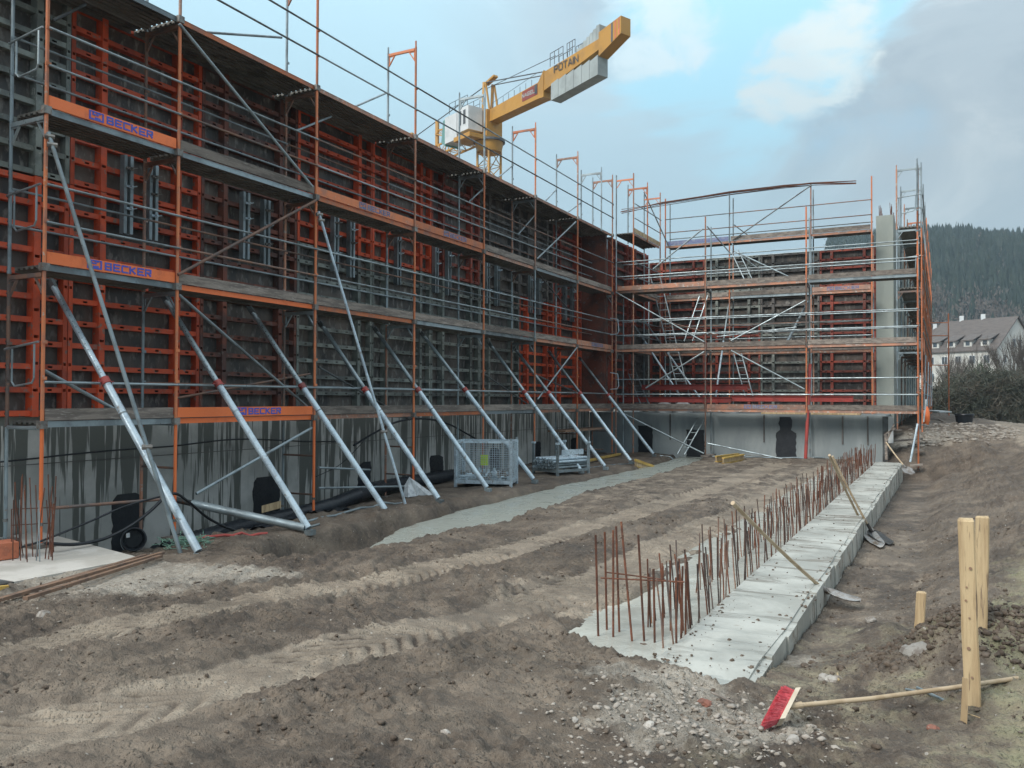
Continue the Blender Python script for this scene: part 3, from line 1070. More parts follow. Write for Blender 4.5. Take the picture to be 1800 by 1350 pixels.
def panel(a0, a1, z0, z1, plane, face, mat, label, ribs_at=(.22, .80), group='shuttering panels', wallname='formwork_panel', ply=None):
    w, h = a1 - a0, z1 - z0
    q = q_for(face)
    def wp(lx, lz, ly=0):
        return Vector((plane - ly, a0 + lx, z0 + lz)) if face == 'x' else Vector((a0 + lx, plane + ly, z0 + lz))
    t = thing(wallname, label, 'shuttering panel', wp(w / 2, 0), group)

    def put(name, key, fn, m, p):
        o = bpy.data.objects.new(name, cached(key, fn, m))
        return place(o, t, p, q)
    put('plywood_face', 'plywood_face|%.3f|%.3f' % (w, h), lambda: MB().box((0, 0, 0), (w, .02, h)), ply or M['ply'], wp(.0, 0, 0))
    ups = [.035] + [w * r for r in ribs_at] + [w - .035]
    for i, x in enumerate(ups):
        edge = i in (0, len(ups) - 1)
        ww = .065 if edge else .095
        put('upright', 'upright|%.3f|%.2f' % (h, ww), lambda ww=ww: upright(h, ww, .125 if edge else .15), mat, wp(x, 0, -.001))
    n = int(round(h / .335))
    for k in range(n + 1):
        zz = .05 + (h - .10) * k / n
        for i in range(len(ups) - 1):
            wa = .0325 if i == 0 else .0475
            wb = .0325 if i == len(ups) - 2 else .0475
            x0, x1 = ups[i] + wa, ups[i + 1] - wb
            put('cross_rib', 'cross_rib|%.3f' % (x1 - x0), lambda l=x1 - x0: cross_rib(l), mat, wp(x0, zz, -.001))
    return t


cols = [2.86, 5.26, 7.66, 10.05, 12.42, 14.82, 17.2, 19.6, 22.0, 24.4, 26.78]
up_m = ['form_grey', 'form_grey', 'form_orange', 'form_brown', 'form_orange', 'form_orange', 'form_red', 'form_dark', 'form_dark', 'form_red']
lo_m = ['form_red', 'form_orange', 'form_orange', 'form_brown', 'form_grey', 'form_grey', 'form_grey', 'form_grey', 'form_orange', 'form_orange']
where = ['outside the left edge of the scaffold', 'at the left edge, behind the first frame', 'behind the first scaffold bay from the left', 'behind the second scaffold bay from the left',
         'behind the third scaffold bay from the left', 'behind the fourth scaffold bay from the left', 'right behind the fifth leaning prop', 'just left above the mesh crate',
         'above the steel stacking pallet', 'last one before the inside corner']
cname = {'form_grey': 'galvanised grey', 'form_orange': 'bright orange', 'form_brown': 'dark rusty brown', 'form_red': 'dull red', 'form_dark': 'dirty dark grey'}
for i in range(10):
    panel(cols[i] + .004, cols[i + 1] - .004, 1.72, 5.06, -11.30, 'x', M[lo_m[i]], '%s lower shuttering panel, %s' % (cname[lo_m[i]], where[i]))
    panel(cols[i] + .004, cols[i + 1] - .004, 5.07, 7.74, -11.30, 'x', M[up_m[i]], '%s upper shuttering panel, %s' % (cname[up_m[i]], where[i]))
# jogged part round the corner
panel(27.0, 29.1, 1.72, 4.7, -10.30, 'x', M['form_red'], 'dark red shuttering panel low in the inside corner, nearer of the pair')
panel(27.0, 29.1, 4.71, 7.6, -10.30, 'x', M['form_red'], 'dull red shuttering panel at the top of the inside corner, nearer of the pair')
panel(29.11, 31.1, 1.72, 4.7, -10.30, 'x', M['form_dark'], 'dark shuttering panel low in the inside corner, farther of the pair')
panel(29.11, 31.1, 4.71, 7.6, -10.30, 'x', M['form_red'], 'dull red shuttering panel at the top of the inside corner, touching the far wall')
MB().box((-11.3, 26.80, 1.72), (-10.32, 26.98, 7.7)).build('corner_board', M['form_brown'], lw)
rc = [-10.15, -8.0, -5.95, -3.9, -2.06]
rl = ['form_red', 'form_red', 'form_grey', 'form_red']
ru = ['form_red', 'form_grey', 'form_dark', 'form_red']
wr = ['farthest left of the far wall, by the inside corner', 'second from the left on the far wall', 'third from the left on the far wall', 'rightmost of the far wall, against the tall concrete wall']
for i in range(4):
    panel(rc[i] + .004, rc[i + 1] - .004, 1.60, 4.75, 31.32, 'y', M[rl[i]], '%s lower panel, %s' % (cname[rl[i]], wr[i]))
    panel(rc[i] + .004, rc[i + 1] - .004, 4.76, 7.32, 31.32, 'y', M[ru[i]], '%s upper panel, %s' % (cname[ru[i]], wr[i]))

# pairs of steel walers bridging the panel joint
k = 0
for (y, zc, lab) in ((8.56, 5.1, 'first from the left'), (9.02, 5.08, 'second from the left'), (10.99, 5.08, 'third from the left'), (11.5, 5.05, 'fourth from the left'), (13.48, 5.2, 'fifth from the left'), (14.0, 5.15, 'sixth from the left'),
                     (15.7, 5.2, 'seventh from the left'), (17.3, 5.2, 'eighth from the left'), (17.9, 5.2, 'ninth from the left'), (19.9, 5.2, 'tenth from the left'), (20.5, 5.2, 'eleventh from the left'), (22.6, 5.2, 'fourth from the right'), (23.2, 5.2, 'third from the right'), (25.2, 5.2, 'second from the right'), (25.8, 5.2, 'nearest the inside corner')):
    t = thing('waler', 'upright channel waler over the panel joint, ' + lab, 'waler', (-11.1, y, zc - .6), 'walers clamped over the joint of the tiers')
    for s in (-.055, .055):
        b = MB()
        b.box((-11.17, y + s - .028, zc - .6), (-11.07, y + s - .020, zc + .6))
        b.box((-11.17, y + s - .020, zc - .6), (-11.162, y + s + .025, zc + .6))
        b.box((-11.078, y + s - .020, zc - .6), (-11.07, y + s + .025, zc + .6))
        b.build('channel', M['galv'], t)
    for dz in (-.22, .12, .4):
        b = MB()
        b.box((-11.065, y - .06, zc + dz - .018), (-11.04, y + .06, zc + dz + .018))
        b.tube((-11.05, y, zc + dz), (-10.98, y, zc + dz), .018, n=8)
        b.tube((-11.0, y - .05, zc + dz - .03), (-11.0, y + .09, zc + dz + .02), .009, n=6)
        b.build('wing_clamp', M['galv_bright'] if rnd.random() < .6 else M['clamp'], t)


# ------------------------------------------------------------------ scaffold
def tube_z(h, r=.0242):
    return lambda: MB().tube((0, 0, 0), (0, 0, h), r, n=10)


def outer_std():
    b = MB()
    b.tube((0, 0, 0), (0, 0, 2.0), .0242, n=10)
    b.tube((0, 0, 2.0), (0, 0, 2.13), .018, n=8)
    b.tube((0, 0, 0), (0, 0, .045), .029, n=10)
    for z in (.62, 1.08):
        b.box((-.035, -.035, z - .012), (.035, -.022, z + .03))
    return b


def frame_top():
    """U-shaped transom with its two triangular gussets, hollow in the middle"""
    b = MB()
    b.beam((0, .025, 1.945), (0, .705, 1.945), .045, .055)
    for s, y in ((1, .024), (-1, .706)):
        b.beam((0, y, 1.70), (0, y + s * .15, 1.915), .018, .03, up=(1, 0, 0))
        b.beam((0, y + s * .01, 1.905), (0, y + s * .16, 1.905), .018, .02, up=(1, 0, 0))
        b.beam((0, y + s * .012, 1.90), (0, y + s * .012, 1.72), .018, .018, up=(1, 0, 0))
    return b


def deck_mesh(L, wd=.62, rib=.053):
    """steel deck: side channels, ribbed underside, origin at outer corner of underside, X along, +Y inwards"""
    b = MB()
    b.box((0.03, 0, 0), (L - .03, .012, .075))
    b.box((0.03, 0, 0), (L - .03, .03, .008))
    b.box((0.03, wd - .012, 0), (L - .03, wd, .075))
    n = int((wd - .03) / rib)
    p = (wd - .024) / n
    for i in range(n):
        y = .012 + i * p
        zz = .030 if i % 2 == 0 else .052
        b.box((.03, y, zz), (L - .03, y + p, .070 + (0 if i % 2 else .003)))
    return b


def deck_edge_mesh(L):
    b = MB()
    b.box((.02, -.008, -.004), (L - .02, -.001, .07))
    b.box((.02, -.012, -.006), (L - .02, -.001, .006))
    b.box((.02, -.012, .062), (L - .02, -.001, .072))
    return b


STROKES = {   # heavy block capitals: straight strokes in a 0..1 cell, (x0, y0, x1, y1)
    'B': [(.0, .0, .0, 1), (.0, .0, .62, .0), (.0, .5, .62, .5), (.0, 1, .62, 1), (.68, .1, .68, .42), (.64, .58, .64, .9)],
    'E': [(.0, .0, .0, 1), (.0, .0, .70, .0), (.0, .5, .58, .5), (.0, 1, .70, 1)],
    'C': [(.0, .12, .0, .88), (.08, .0, .70, .0), (.08, 1, .70, 1)],
    'K': [(.0, .0, .0, 1), (.06, .48, .66, 1), (.20, .52, .70, .0)],
    'R': [(.0, .0, .0, 1), (.0, .5, .62, .5), (.0, 1, .62, 1), (.66, .6, .66, .9), (.34, .46, .70, .0)],
    'P': [(.0, .0, .0, 1), (.0, .46, .62, .46), (.0, 1, .62, 1), (.66, .56, .66, .9)],
    'O': [(.0, .1, .0, .9), (.1, .0, .6, .0), (.1, 1, .6, 1), (.70, .1, .70, .9)],
    'T': [(.35, .0, .35, 1), (.0, 1, .70, 1)],
    'A': [(.0, .0, .30, 1), (.70, .0, .40, 1), (.15, .32, .55, .32)],
    'I': [(.0, .0, .0, 1)],
    'N': [(.0, .0, .0, 1), (.70, .0, .70, 1), (.04, .95, .66, .05)],
    'G': [(.0, .12, .0, .88), (.08, .0, .62, .0), (.08, 1, .66, 1), (.66, .04, .66, .42), (.40, .44, .66, .44)],
    'L': [(.0, .0, .0, 1), (.0, .0, .66, .0)],
}


def text_mesh(body, size, depth=.002, w=.21):
    if body == 'POTAIN': w = .13
    b = MB()
    x = 0.0
    h = 1 - w
    k = 0
    for ch in body:
        wd = .0 if ch == 'I' else .70
        for (x0, y0, x1, y1) in STROKES[ch]:
            p0 = Vector((x + x0, y0 * h + w / 2, 0))
            p1 = Vector((x + x1, y1 * h + w / 2, 0))
            d = (p1 - p0).normalized()
            e = w / 2 if abs(d.x) < .01 or abs(d.y) < .01 else .02
            p0, p1 = p0 - d * e, p1 + d * e
            n = Vector((-d.y, d.x, 0)) * (w / 2)
            z = Vector((0, 0, depth / size * (1 + .12 * (k % 5))))
            k += 1
            b.hexa([p0 - n - z, p1 - n - z, p1 + n - z, p0 + n - z, p0 - n + z, p1 - n + z, p1 + n + z, p0 + n + z])
        x += wd + w + .12
    W_ = x - .12 - w
    me = b.mesh('lettering', None)
    me.transform(Matrix.Diagonal((size, size, size, 1)) @ Matrix.Translation((-W_ / 2, -.5, 0)))
    return me


TEXTC = {}


def lettering(body, size, m, parent, pos, rot, stretch=1.0):
    k = (body, size, m.name, stretch)
    if k not in TEXTC:
        me = text_mesh(body, size)
        if stretch != 1.0: me.transform(Matrix.Diagonal((stretch, 1, 1, 1)))
        me.materials.clear()
        me.materials.append(m)
        TEXTC[k] = me
    o = bpy.data.objects.new('lettering', TEXTC[k])
    return place(o, parent, pos, rot)


def qbasis(x, y, z):
    return Matrix((x, y, z)).transposed().to_quaternion()


GRP = {}


class Scaf:
    """One independent run of facade scaffold: dir = along, inn = towards the wall."""
    def __init__(s, name, label, p0, along, inn, stations, mats=None):
        s.t = thing(name, label, 'scaffold', (p0[0], p0[1], 0))
        s.p0, s.d, s.n, s.st = Vector((p0[0], p0[1], 0)), Vector(along), Vector(inn), stations
        s.q = qbasis(s.d, s.n, Vector((0, 0, 1))) if s.d.cross(s.n).z > 0 else None
        if s.q is None:
            s.q = qbasis(-s.d, s.n, Vector((0, 0, 1)))
            s.flip = True
        else:
            s.flip = False

    def pt(s, a, k=0.0, z=0.0):
        v = s.p0 + s.d * a + s.n * k
        v.z = z
        return v

    def put(s, name, key, fn, m, pos, rot=None, parent=None):
        o = bpy.data.objects.new(name, cached(key, fn, m))
        o.data.polygons.foreach_set('use_smooth', [False] * len(o.data.polygons))
        return place(o, parent or s.t, pos, rot or s.q)

    def frame(s, i, zb, m, inner=None):
        o = s.put('standard', 'standard|2.13', outer_std, m, s.pt(s.st[i], 0, zb))
        s.put('inner_standard', 'inner_standard|2.13', outer_std, inner or M[rnd.choice(['galv', 'galv', 'galv', 'rust_tube', 'orange_dull'])], s.pt(s.st[i], .73, zb))
        s.put('transom', 'transom', frame_top, m if zb > 7 else M['galv'] if rnd.random() < .5 else M['rust_tube'], s.pt(s.st[i], 0, zb))
        return o

    def leg(s, a, k, z0, z1, m, plate=True):
        o = s.put('standard', 'standard|%.2f' % (z1 - z0), tube_z(z1 - z0), m, s.pt(a, k, z0))
        if plate:
            b = lambda: MB().box((-.075, -.075, 0), (.075, .075, .008)).tube((0, 0, .008), (0, 0, .35), .019, n=8).tube((0, 0, .22), (0, 0, .26), .032, n=8)
            s.put('base_jack', 'base_jack', b, M['clamp'], s.pt(a, k, z0 - .008))
            MB().box(tuple(s.pt(a, k, z0 - .05) - Vector((.13, .13, 0))), tuple(s.pt(a, k, z0 - .009) + Vector((.13, .13, 0)))).build('sole_board', M['wood_grey'], s.t)
        return o

    def start(s, i, L):
        return s.pt(s.st[i + 1] if s.flip else s.st[i])

    def deck(s, i, z, m_edge, wd=.62, k0=.04):
        L = abs(s.st[i + 1] - s.st[i])
        p = s.start(i, L) + s.n * k0
        p.z = z
        o = s.put('deck', 'deck|%.2f|%.2f' % (L, wd), lambda: deck_mesh(L, wd), M['deck'], p)
        p2 = s.start(i, L) + s.n * k0
        p2.z = z
        s.put('deck_edge', 'deck_edge|%.2f' % L, lambda: deck_edge_mesh(L), m_edge, p2, parent=o)
        return o

    def rail(s, i, z, k, m, j0=0, j1=0):
        L = abs(s.st[i + 1] - s.st[i])
        a, b = s.pt(s.st[i], k, z), s.pt(s.st[i + 1], k, z)
        q = (b - a).to_track_quat('X', 'Z')
        s.put('guard_rail', 'guard_rail|%.2f' % L, lambda: MB().tube((0, 0, 0), (L, 0, 0), .0175, n=8), m, a, q)

    def toe(s, i, z, kind, m=None, k=.0):
        L = abs(s.st[i + 1] - s.st[i])
        p = s.start(i, L) + s.n * (k + .024)
        p.z = z
        m = m or (M['orange_new'] if kind == 'print' else M['wood_grey'])
        o = s.put('toe_board', 'toe_board|%.2f' % L, lambda: MB().box((.04, -.018, 0), (L - .04, .012, .15)), m, p)
        if kind in ('print', 'faded', 'block'):
            tm = M['blue_print'] if kind == 'print' else M['blue_faded']
            tag(o, 'orange toe board printed in blue' if kind == 'print' else 'orange toe board with faded blue print')
            fx = (s.d if not s.flip else -s.d)
            q = qbasis(fx, Vector((0, 0, 1)), fx.cross(Vector((0, 0, 1))))
            c = p + fx * (L * .60) - s.n * .0205 + Vector((0, 0, .078))
            lettering('BECKER', .108, tm, o, c, q, 1.15)
            # square emblem left of the name
            e0 = p + fx * (L * .60 - .53) - s.n * .0205 + Vector((0, 0, .078))
            b = MB()
            X, Z, Y = fx, Vector((0, 0, 1)), s.n * .003
            def bar(x0, z0, x1, z1):
                P = [e0 + X * a + Z * c for a, c in ((x0, z0), (x1, z0), (x1, z1), (x0, z1))]
                b.hexa([P[0] - Y, P[1] - Y, P[1] + Y, P[0] + Y, P[3] - Y, P[2] - Y, P[2] + Y, P[3] + Y])
            bar(-.11, -.060, .11, -.036)
            bar(-.11, .046, .11, .062)
            bar(-.11, -.036, -.084, .046)
            bar(.086, -.036, .11, .046)
            bar(-.062, .006, .03, .026)
            bar(-.062, .026, -.036, .044)
            bar(-.02, -.036, .062, -.014)
            bar(.0, .032, .062, .046)
            b.build('emblem', tm, o)
        return o

    def tube(s, a, b, r=.0242, m=None, name='diagonal_brace'):
        o = MB().tube(a, b, r, n=10).build(name, m or M['galv'], s.t, smooth=False)
        return o


DZ = [1.614, 3.614, 5.614, 7.614]
rm = lambda *a: M[rnd.choice(a)]

# -- long left run
XS = -10.11
st = [6.60, 8.66, 11.72, 14.90, 17.94, 20.85, 23.88, 26.95]
st = [a - 6.60 for a in st]
LS = Scaf('facade_scaffold', 'long orange and grey tube scaffold in front of the left shuttering, four decks high', (XS, 6.60), (0, 1, 0), (-1, 0, 0), st)
base_z = [gz(XS, 6.6 + a) for a in st]
base_z[0] = .15
for i, a in enumerate(st):
    zb = max(base_z[i], -.1) + .05
    if i == 0: zb = .16
    m0 = M['orange_new'] if i < 4 else M['orange']
    LS.leg(a, 0, zb, 1.614, m0)
    LS.leg(a, .73, max(gz(XS - .73, 6.6 + a), -.35) + .05 if i else .16, 1.614, M['galv'] if i % 2 == 0 else M['orange_dull'])
    for l in range(4):
        zb2 = DZ[l] - .01
        m = M['orange'] if (i + l * 2) % 5 in (0, 1, 3) or (l == 0) else M['orange_dull'] if (i + l) % 3 else M['galv']
        if i <= 2 and l < 3: m = M['orange']
        if l == 3 and i not in (0, 1, 2): m = rm('orange', 'orange_dull', 'galv')
        if i == 3 and l == 3: m = M['orange']
        if i == 0 and l == 3: continue
        LS.frame(i, zb2, m)
        if l == 0:
            # transom at the first deck level
            LS.tube(LS.pt(a, .024, 1.60), LS.pt(a, .706, 1.60), .024, M['galv'], 'transom')
    for z in (.75, 1.25):
        if i in (1, 2, 3, 6):
            pass
toe_kinds = {(0, 0): 'wood', (0, 1): 'print', (0, 2): 'print', (1, 0): 'print', (1, 1): 'wood', (1, 2): 'wood', (2, 0): 'wood', (2, 1): 'wood', (2, 2): 'faded', (3, 0): 'wood', (3, 1): 'wood', (3, 2): 'faded',
             (6, 1): 'block'}
edge_c = {(3, 1): 'galv', (4, 0): 'galv', (5, 2): 'galv', (1, 3): 'orange', (2, 3): 'orange_dull', (0, 0): 'galv', (0, 1): 'galv', (0, 2): 'galv', (1, 2): 'galv', (2, 0): 'orange_dull', (4, 1): 'galv', (0, 3): 'galv'}
for i in range(7):
    for l in range(4):
        z = DZ[l]
        em = M[edge_c[(i, l)]] if (i, l) in edge_c else M['orange_new'] if i == 1 else M['orange'] if i < 4 and l < 3 else M['orange_dull']
        LS.deck(i, z, em)
        if l == 3 and i > -1:
            LS.deck(i, z + .01, M['deck'], wd=.36, k0=.70)
        kd = toe_kinds.get((i, l), 'wood')
        if l < 3:
            mt = {'faded': M['orange'], 'block': M['orange_dull']}.get(kd)
            LS.toe(i, z + .085, kd, mt)
        if l in (1, 2):
            for dz in (.60, 1.08):
                LS.rail(i, z + dz, -.035, M['galv'] if rnd.random() < .75 else M['rust_tube'])
                if i > 0 or l < 4: LS.rail(i, z + dz + .02, .73 - .03, rm('galv', 'galv', 'rust_tube'))
        if l == 0:
            LS.rail(i, z + .57, -.035, M['galv'])
            if i > 0: LS.rail(i, z + .60, .70, rm('galv', 'rust_tube'))
        if l == 3 and i > 0:
            for dz in (.62, 1.10):
                LS.rail(i, z + dz, -.035, rm('galv', 'steel_dark'))
LS.st.append(on(1057, 400, 0, XS).y - 6.60)
LS.frame(len(LS.st) - 1, DZ[3] - .01, M['galv'], M['galv'])
LS.st.pop()
# end guards at the near end (bent U loops)
for l in (0, 1, 2):
    z = DZ[l]
    b = MB()
    y = 6.60 - .05
    b.tube((XS - .02, y, z + 1.08), (XS - .72, y, z + 1.0), .015, n=8)
    b.path([(XS - .10, y, z + 1.05), (XS - .10, y, z + .62), (XS - .14, y, z + .56), (XS - .5, y, z + .52), (XS - .56, y, z + .58), (XS - .56, y, z + 1.0)], .013, 8)
    b.build('end_guard', M['galv'], LS.t)
for l in (1,):
    for s_, yy in ((0, 26.95), (0, 24.2)):
        pass
# braces read off the photograph, laid on the outer face
XP = XS + .045


def LB(u0, v0, u1, v1, m='galv', r=.0242, x=XP, name='diagonal_brace'):
    return LS.tube(on(u0, v0, 0, x), on(u1, v1, 0, x), r, M[m], name)


LB(315, 42, 549, 328, 'galv')
LB(313, 483, 556, 352, 'rust_tube')
LB(314, 518, 548, 722, 'galv', x=XS - .05)
LB(79, 652, 206, 722, 'galv', x=XS - .05)
LB(345, 868, 548, 752, 'galv', x=XS - .02)
LB(310, 700, 545, 657, 'rust_tube', .02, x=XS - .3)
LB(944, 455, 1012, 390, 'galv')
LB(945, 702, 1014, 611, 'galv')
LB(560, 645, 720, 738, 'steel_dark', .02, x=XS - .3)
LB(848, 655, 930, 712, 'steel_dark', .02, x=XS - .3)
LB(944, 660, 1014, 690, 'steel_dark', .02, x=XS - .3)
LB(945, 480, 1000, 545, 'steel_dark', .02, x=XS - .2)
LB(94, 97 / 2.7, 150, 8, 'steel_dark', .022, x=XS - .4)
LB(521, 230, 582, 205, 'galv', .022, x=XS - .3)
LB(824, 355, 853, 328, 'galv', .022, x=XS - .3)
LB(910, 413, 941, 377, 'galv', .022, x=XS - .3)
for (u0, v0, u1, v1) in ((625, 187, 680, 163), (845, 338, 902, 290), (960, 352, 978, 333), (1000, 372, 1022, 356), (365, 57, 495, 66)):
    LB(u0, v0, u1, v1, 'galv', .022, x=XS - .73)
# low ties between the standards near the wall
for (u0, v0, u1, v1, m) in ((95, 893, 292, 877, 'rust_tube'), (560, 858, 712, 855, 'galv'), (560, 822, 650, 826, 'galv'), (1020, 790, 1060, 790, 'rust_tube')):
    LB(u0, v0, u1, v1, m, .022, x=XS + .02, name='ledger_tube')
for yy, zz in ((8.66, .95), (11.72, .95), (11.72, .25), (14.9, .95), (14.9, .35), (24.2, .9), (26.9, .9)):
    MB().tube((XS, yy, zz), (XS - .73, yy, zz), .018, n=8).build('cross_tube', M['rust_tube'], LS.t)
# rakers that stiffen the run
for (u0, v0, u1, v1, yb) in ((85, 233, 318, 975, 7.35), (560, 372, 713, 888, 12.65)):
    a = on(u0, v0, 0, XS + .06)
    b = on(u1, v1, 2, .06)
    LS.tube(a, b, .026, M['galv_bright'] if u0 > 300 else M['galv'], 'raker')
    for t_ in (.0, .02, .74):
        c = a.lerp(b, t_ + .01)
        MB().tube(c - Vector((.03, .05, 0)), c + Vector((.03, .05, 0)), .034, n=8).build('coupler', M['clamp'], LS.t)
# couplers where rails and braces meet the standards
for i, a in enumerate(st):
    for l in range(4):
        for dz in (.0,):
            p = LS.pt(a, -.0, DZ[l] + .03)
            MB().box(tuple(p - Vector((.04, .05, .05))), tuple(p + Vector((.04, .05, .05)))).build('coupler', M['clamp'], LS.t)
# rebar-like ledge items: work platform low in bay six
MB().box((-10.8, 23.2, .98), (-10.2, 26.5, 1.04)).build('deck', M['wood_brown'], LS.t)

# -- front run of the far wing
YR = 26.84
sx = [-9.93, -6.86, -3.74, -.66]
sr = [0, 3.07, 6.19, 9.27]
RW = Scaf('wing_scaffold', 'grey and orange tube scaffold standing free in front of the far base wall', (-9.93, YR), (1, 0, 0), (0, 1, 0), sr)
for i, a in enumerate(sr):
    zb = [.13, .2, .2, -.22][i]
    mm = [M['orange_dull'], M['rust_tube'], M['rust_tube'], M['orange']][i]
    RW.leg(a, 0, zb, 1.614, mm)
    RW.leg(a, .73, zb + (.75 if i == 3 else 0), 1.614, M['galv'])
    for l in range(3):
        m = [['orange_dull', 'orange_dull', 'orange'], ['rust_tube', 'rust_tube', 'orange_dull'], ['orange', 'rust_tube', 'orange'], ['orange', 'orange', 'orange']][i][l]
        if i == 0 and l == 2:
            continue
        z = DZ[l] - .01
        if l < 2 or i == 3:
            RW.frame(i, z, M[m])
        else:
            # topped out by plain standards
            RW.leg(a, 0, z, 7.95, M[m], plate=False)
            RW.leg(a, .73, z, 7.75, M['galv'], plate=False)
    if i == 3:
        RW.frame(3, DZ[3] - .7, M['galv'])
for i in range(3):
    for l in range(3):
        RW.deck(i, DZ[l], [['rust_tube', 'orange_dull', 'orange_dull'], ['orange_dull', 'orange_dull', 'orange_dull'], ['rust_tube', 'orange_dull', 'galv']][l][i] and M[[['rust_tube', 'orange_dull', 'orange_dull'], ['orange_dull', 'orange_dull', 'orange_dull'], ['rust_tube', 'orange_dull', 'galv']][l][i]])
        kd, mt = 'wood', None
        if (i, l) == (1, 0): kd, mt = 'block', M['orange_dull']
        if (i, l) == (0, 2): kd, mt = 'wood', M['orange_dull']
        RW.toe(i, DZ[l] + .085, kd, mt)
        for k_ in (-.035, .70):
            for dz in ((.55, 1.05) if l < 3 else ()):
                RW.rail(i, DZ[l] + dz + (.0 if k_ < 0 else .02), k_, M['galv'] if l != 0 or k_ < 0 else M['steel_dark'])


def RB(u0, v0, u1, v1, m='galv', r=.0242, y=YR - .045, T=RW, name='diagonal_brace'):
    return T.tube(on(u0, v0, 1, y), on(u1, v1, 1, y), r, M[m], name)


RB(1083, 514, 1238, 601)
RB(1135, 682, 1238, 618)
RB(1088, 723, 1237, 797)
RB(1285, 616, 1414, 684)
RB(1243, 779, 1382, 808)
RB(1285, 599, 1416, 528)
RB(1290, 441, 1390, 488, 'galv', .022, YR + .4)
RB(1148, 473, 1236, 402)
RB(1243, 398, 1286, 448, 'steel_dark', .022, YR + .5)
RB(1260, 592, 1400, 575, 'galv', .02, YR + .6)
RB(1160, 562, 1262, 590, 'rust_tube', .02, YR + .6)
MB().tube(on(1424, 640, 1, YR + .2), on(1416, 806, 1, YR - .1), .05, n=12).build('red_prop', M['red'], RW.t)
MB().tube(on(1613, 745, 1, YR - .05), on(1600, 812, 1, YR - .35), .03, n=10).build('raker', M['galv_bright'], RW.t)
for p in ((-9.93, .8), (-9.93, .75)):
    pass

# -- rear run of the far wing, standing on the base wall
YB = 29.95
sbk = [0, 2.30, 5.05, 7.85]   # x = -9.1, -6.8, -4.05, -1.25... rear run
BK = Scaf('rear_scaffold', 'taller tube scaffold close to the far shuttering with a roofline of long reinforcing bars', (-9.15, YB), (1, 0, 0), (0, 1, 0), [0, 2.36, 5.13, 7.05])
for i, a in enumerate(BK.st):
    for l in range(4):
        m = rm('orange', 'orange_dull', 'galv') if i != 3 else M['orange']
        z = DZ[l] - .01
        if l == 3:
            BK.leg(a, 0, z, 9.45, m, plate=False)
            if i < 3: BK.leg(a, .6, z, 9.35, M['galv'], plate=False)
        else:
            BK.leg(a, 0, z - (.07 if l == 0 else 0), z + 2.0, m, plate=(l == 0))
            BK.leg(a, .6, z - (.07 if l == 0 else 0), z + 2.0, rm('galv', 'orange_dull'), plate=(l == 0))
for i in range(3):
    for l in (1, 2, 3):
        BK.deck(i, DZ[l] + (0 if l < 3 else 0), M['orange_dull'] if l != 2 or i != 1 else M['galv'], wd=.5)
        kd = 'block' if (i, l) == (2, 2) else 'wood'
        mt = M['orange_dull'] if (i, l) == (2, 2) else M['blue_faded'] if (i, l) == (0, 3) else None
        BK.toe(i, DZ[l] + .085, kd, mt)
        for dz in (.55, 1.05):
            BK.rail(i, DZ[l] + dz, -.035, rm('galv', 'rust_tube', 'steel_dark'))
            if l < 3: BK.rail(i, DZ[l] + dz + .02, .57, M['steel_dark'])
    BK.rail(i, DZ[3] + .42, .57, M['steel_dark'])
RB(1288, 422, 1427, 325, 'steel_dark', .022, YB - .04, BK)
RB(1290, 395, 1330, 425, 'steel_dark', .02, YB + .5, BK)
RB(1132, 338, 1175, 432, 'steel_dark', .022, YB - .04, BK)
RB(1290, 440, 1330, 470, 'galv', .02, YB + .4, BK)

# bundle of long bars laid over the tops of the rear scaffold
bar = thing('bar_bundle', 'bundle of long thin reinforcing bars lying over the tops of the far scaffold standards', 'steel bars', (-6, YB, 9.2))
pts0 = [on(1092, 372, 1, YB), on(1165, 358, 1, YB), on(1283, 340, 1, YB), on(1380, 328, 1, YB), on(1426, 324, 1, YB), on(1505, 322, 1, YB)]
for j in range(9):
    off = Vector((0, rnd.uniform(-.12, .12), rnd.uniform(-.035, .04)))
    pp = []
    for i, p in enumerate(pts0):
        e = rnd.uniform(-.02, .02) + (rnd.uniform(-.07, .07) if i in (0, 5) else 0)
        pp.append(p + off + Vector((0, 0, e)))
    if j > 4: pp = pp[1:] if j % 2 else pp[:-1]
    MB().path(pp, .012, 5).build('bar', M['rust'], bar)

# -- corner bridge deck and its guard rails
CB = Scaf('corner_scaffold', 'short scaffold run in the inside corner joining the two wings at the top', (-9.35, 26.95), (0, 1, 0), (-1, 0, 0), [0, 3.0])
CB.st.append(1.5)
CB.frame(2, DZ[3] - .01, M['orange'], M['galv'])
CB.st.pop()
for i, a in enumerate([0, 3.0]):
    for l in range(4):
        z = DZ[l] - .01
        m = rm('orange', 'orange_dull')
        for k_ in (0, .62):
            o = CB.leg(a, k_, z if l else (.15 if a == 0 else 1.56), DZ[l] + 2.0 if l < 3 else 9.7, m if k_ == 0 else M['galv'], plate=(l == 0))
    fz = DZ[3]
    b = MB()
    b.beam(CB.pt(a, .02, 9.5), CB.pt(a, .60, 9.5), .045, .05)
    for s_, kk in ((1, .024), (-1, .596)):
        b.beam(CB.pt(a, kk, 9.26), CB.pt(a, kk + s_ * .15, 9.47), .018, .03, up=(0, 1, 0))
    b.build('transom', M['orange'], CB.t)
for l in (1, 2, 3):
    CB.deck(0, DZ[l], M['orange_dull'], wd=.6)
    CB.toe(0, DZ[l] + .085, 'wood', M['wood_pale'] if l == 3 else None)
    for dz in (.55, 1.05):
        CB.rail(0, DZ[l] + dz, -.035, M['galv'])
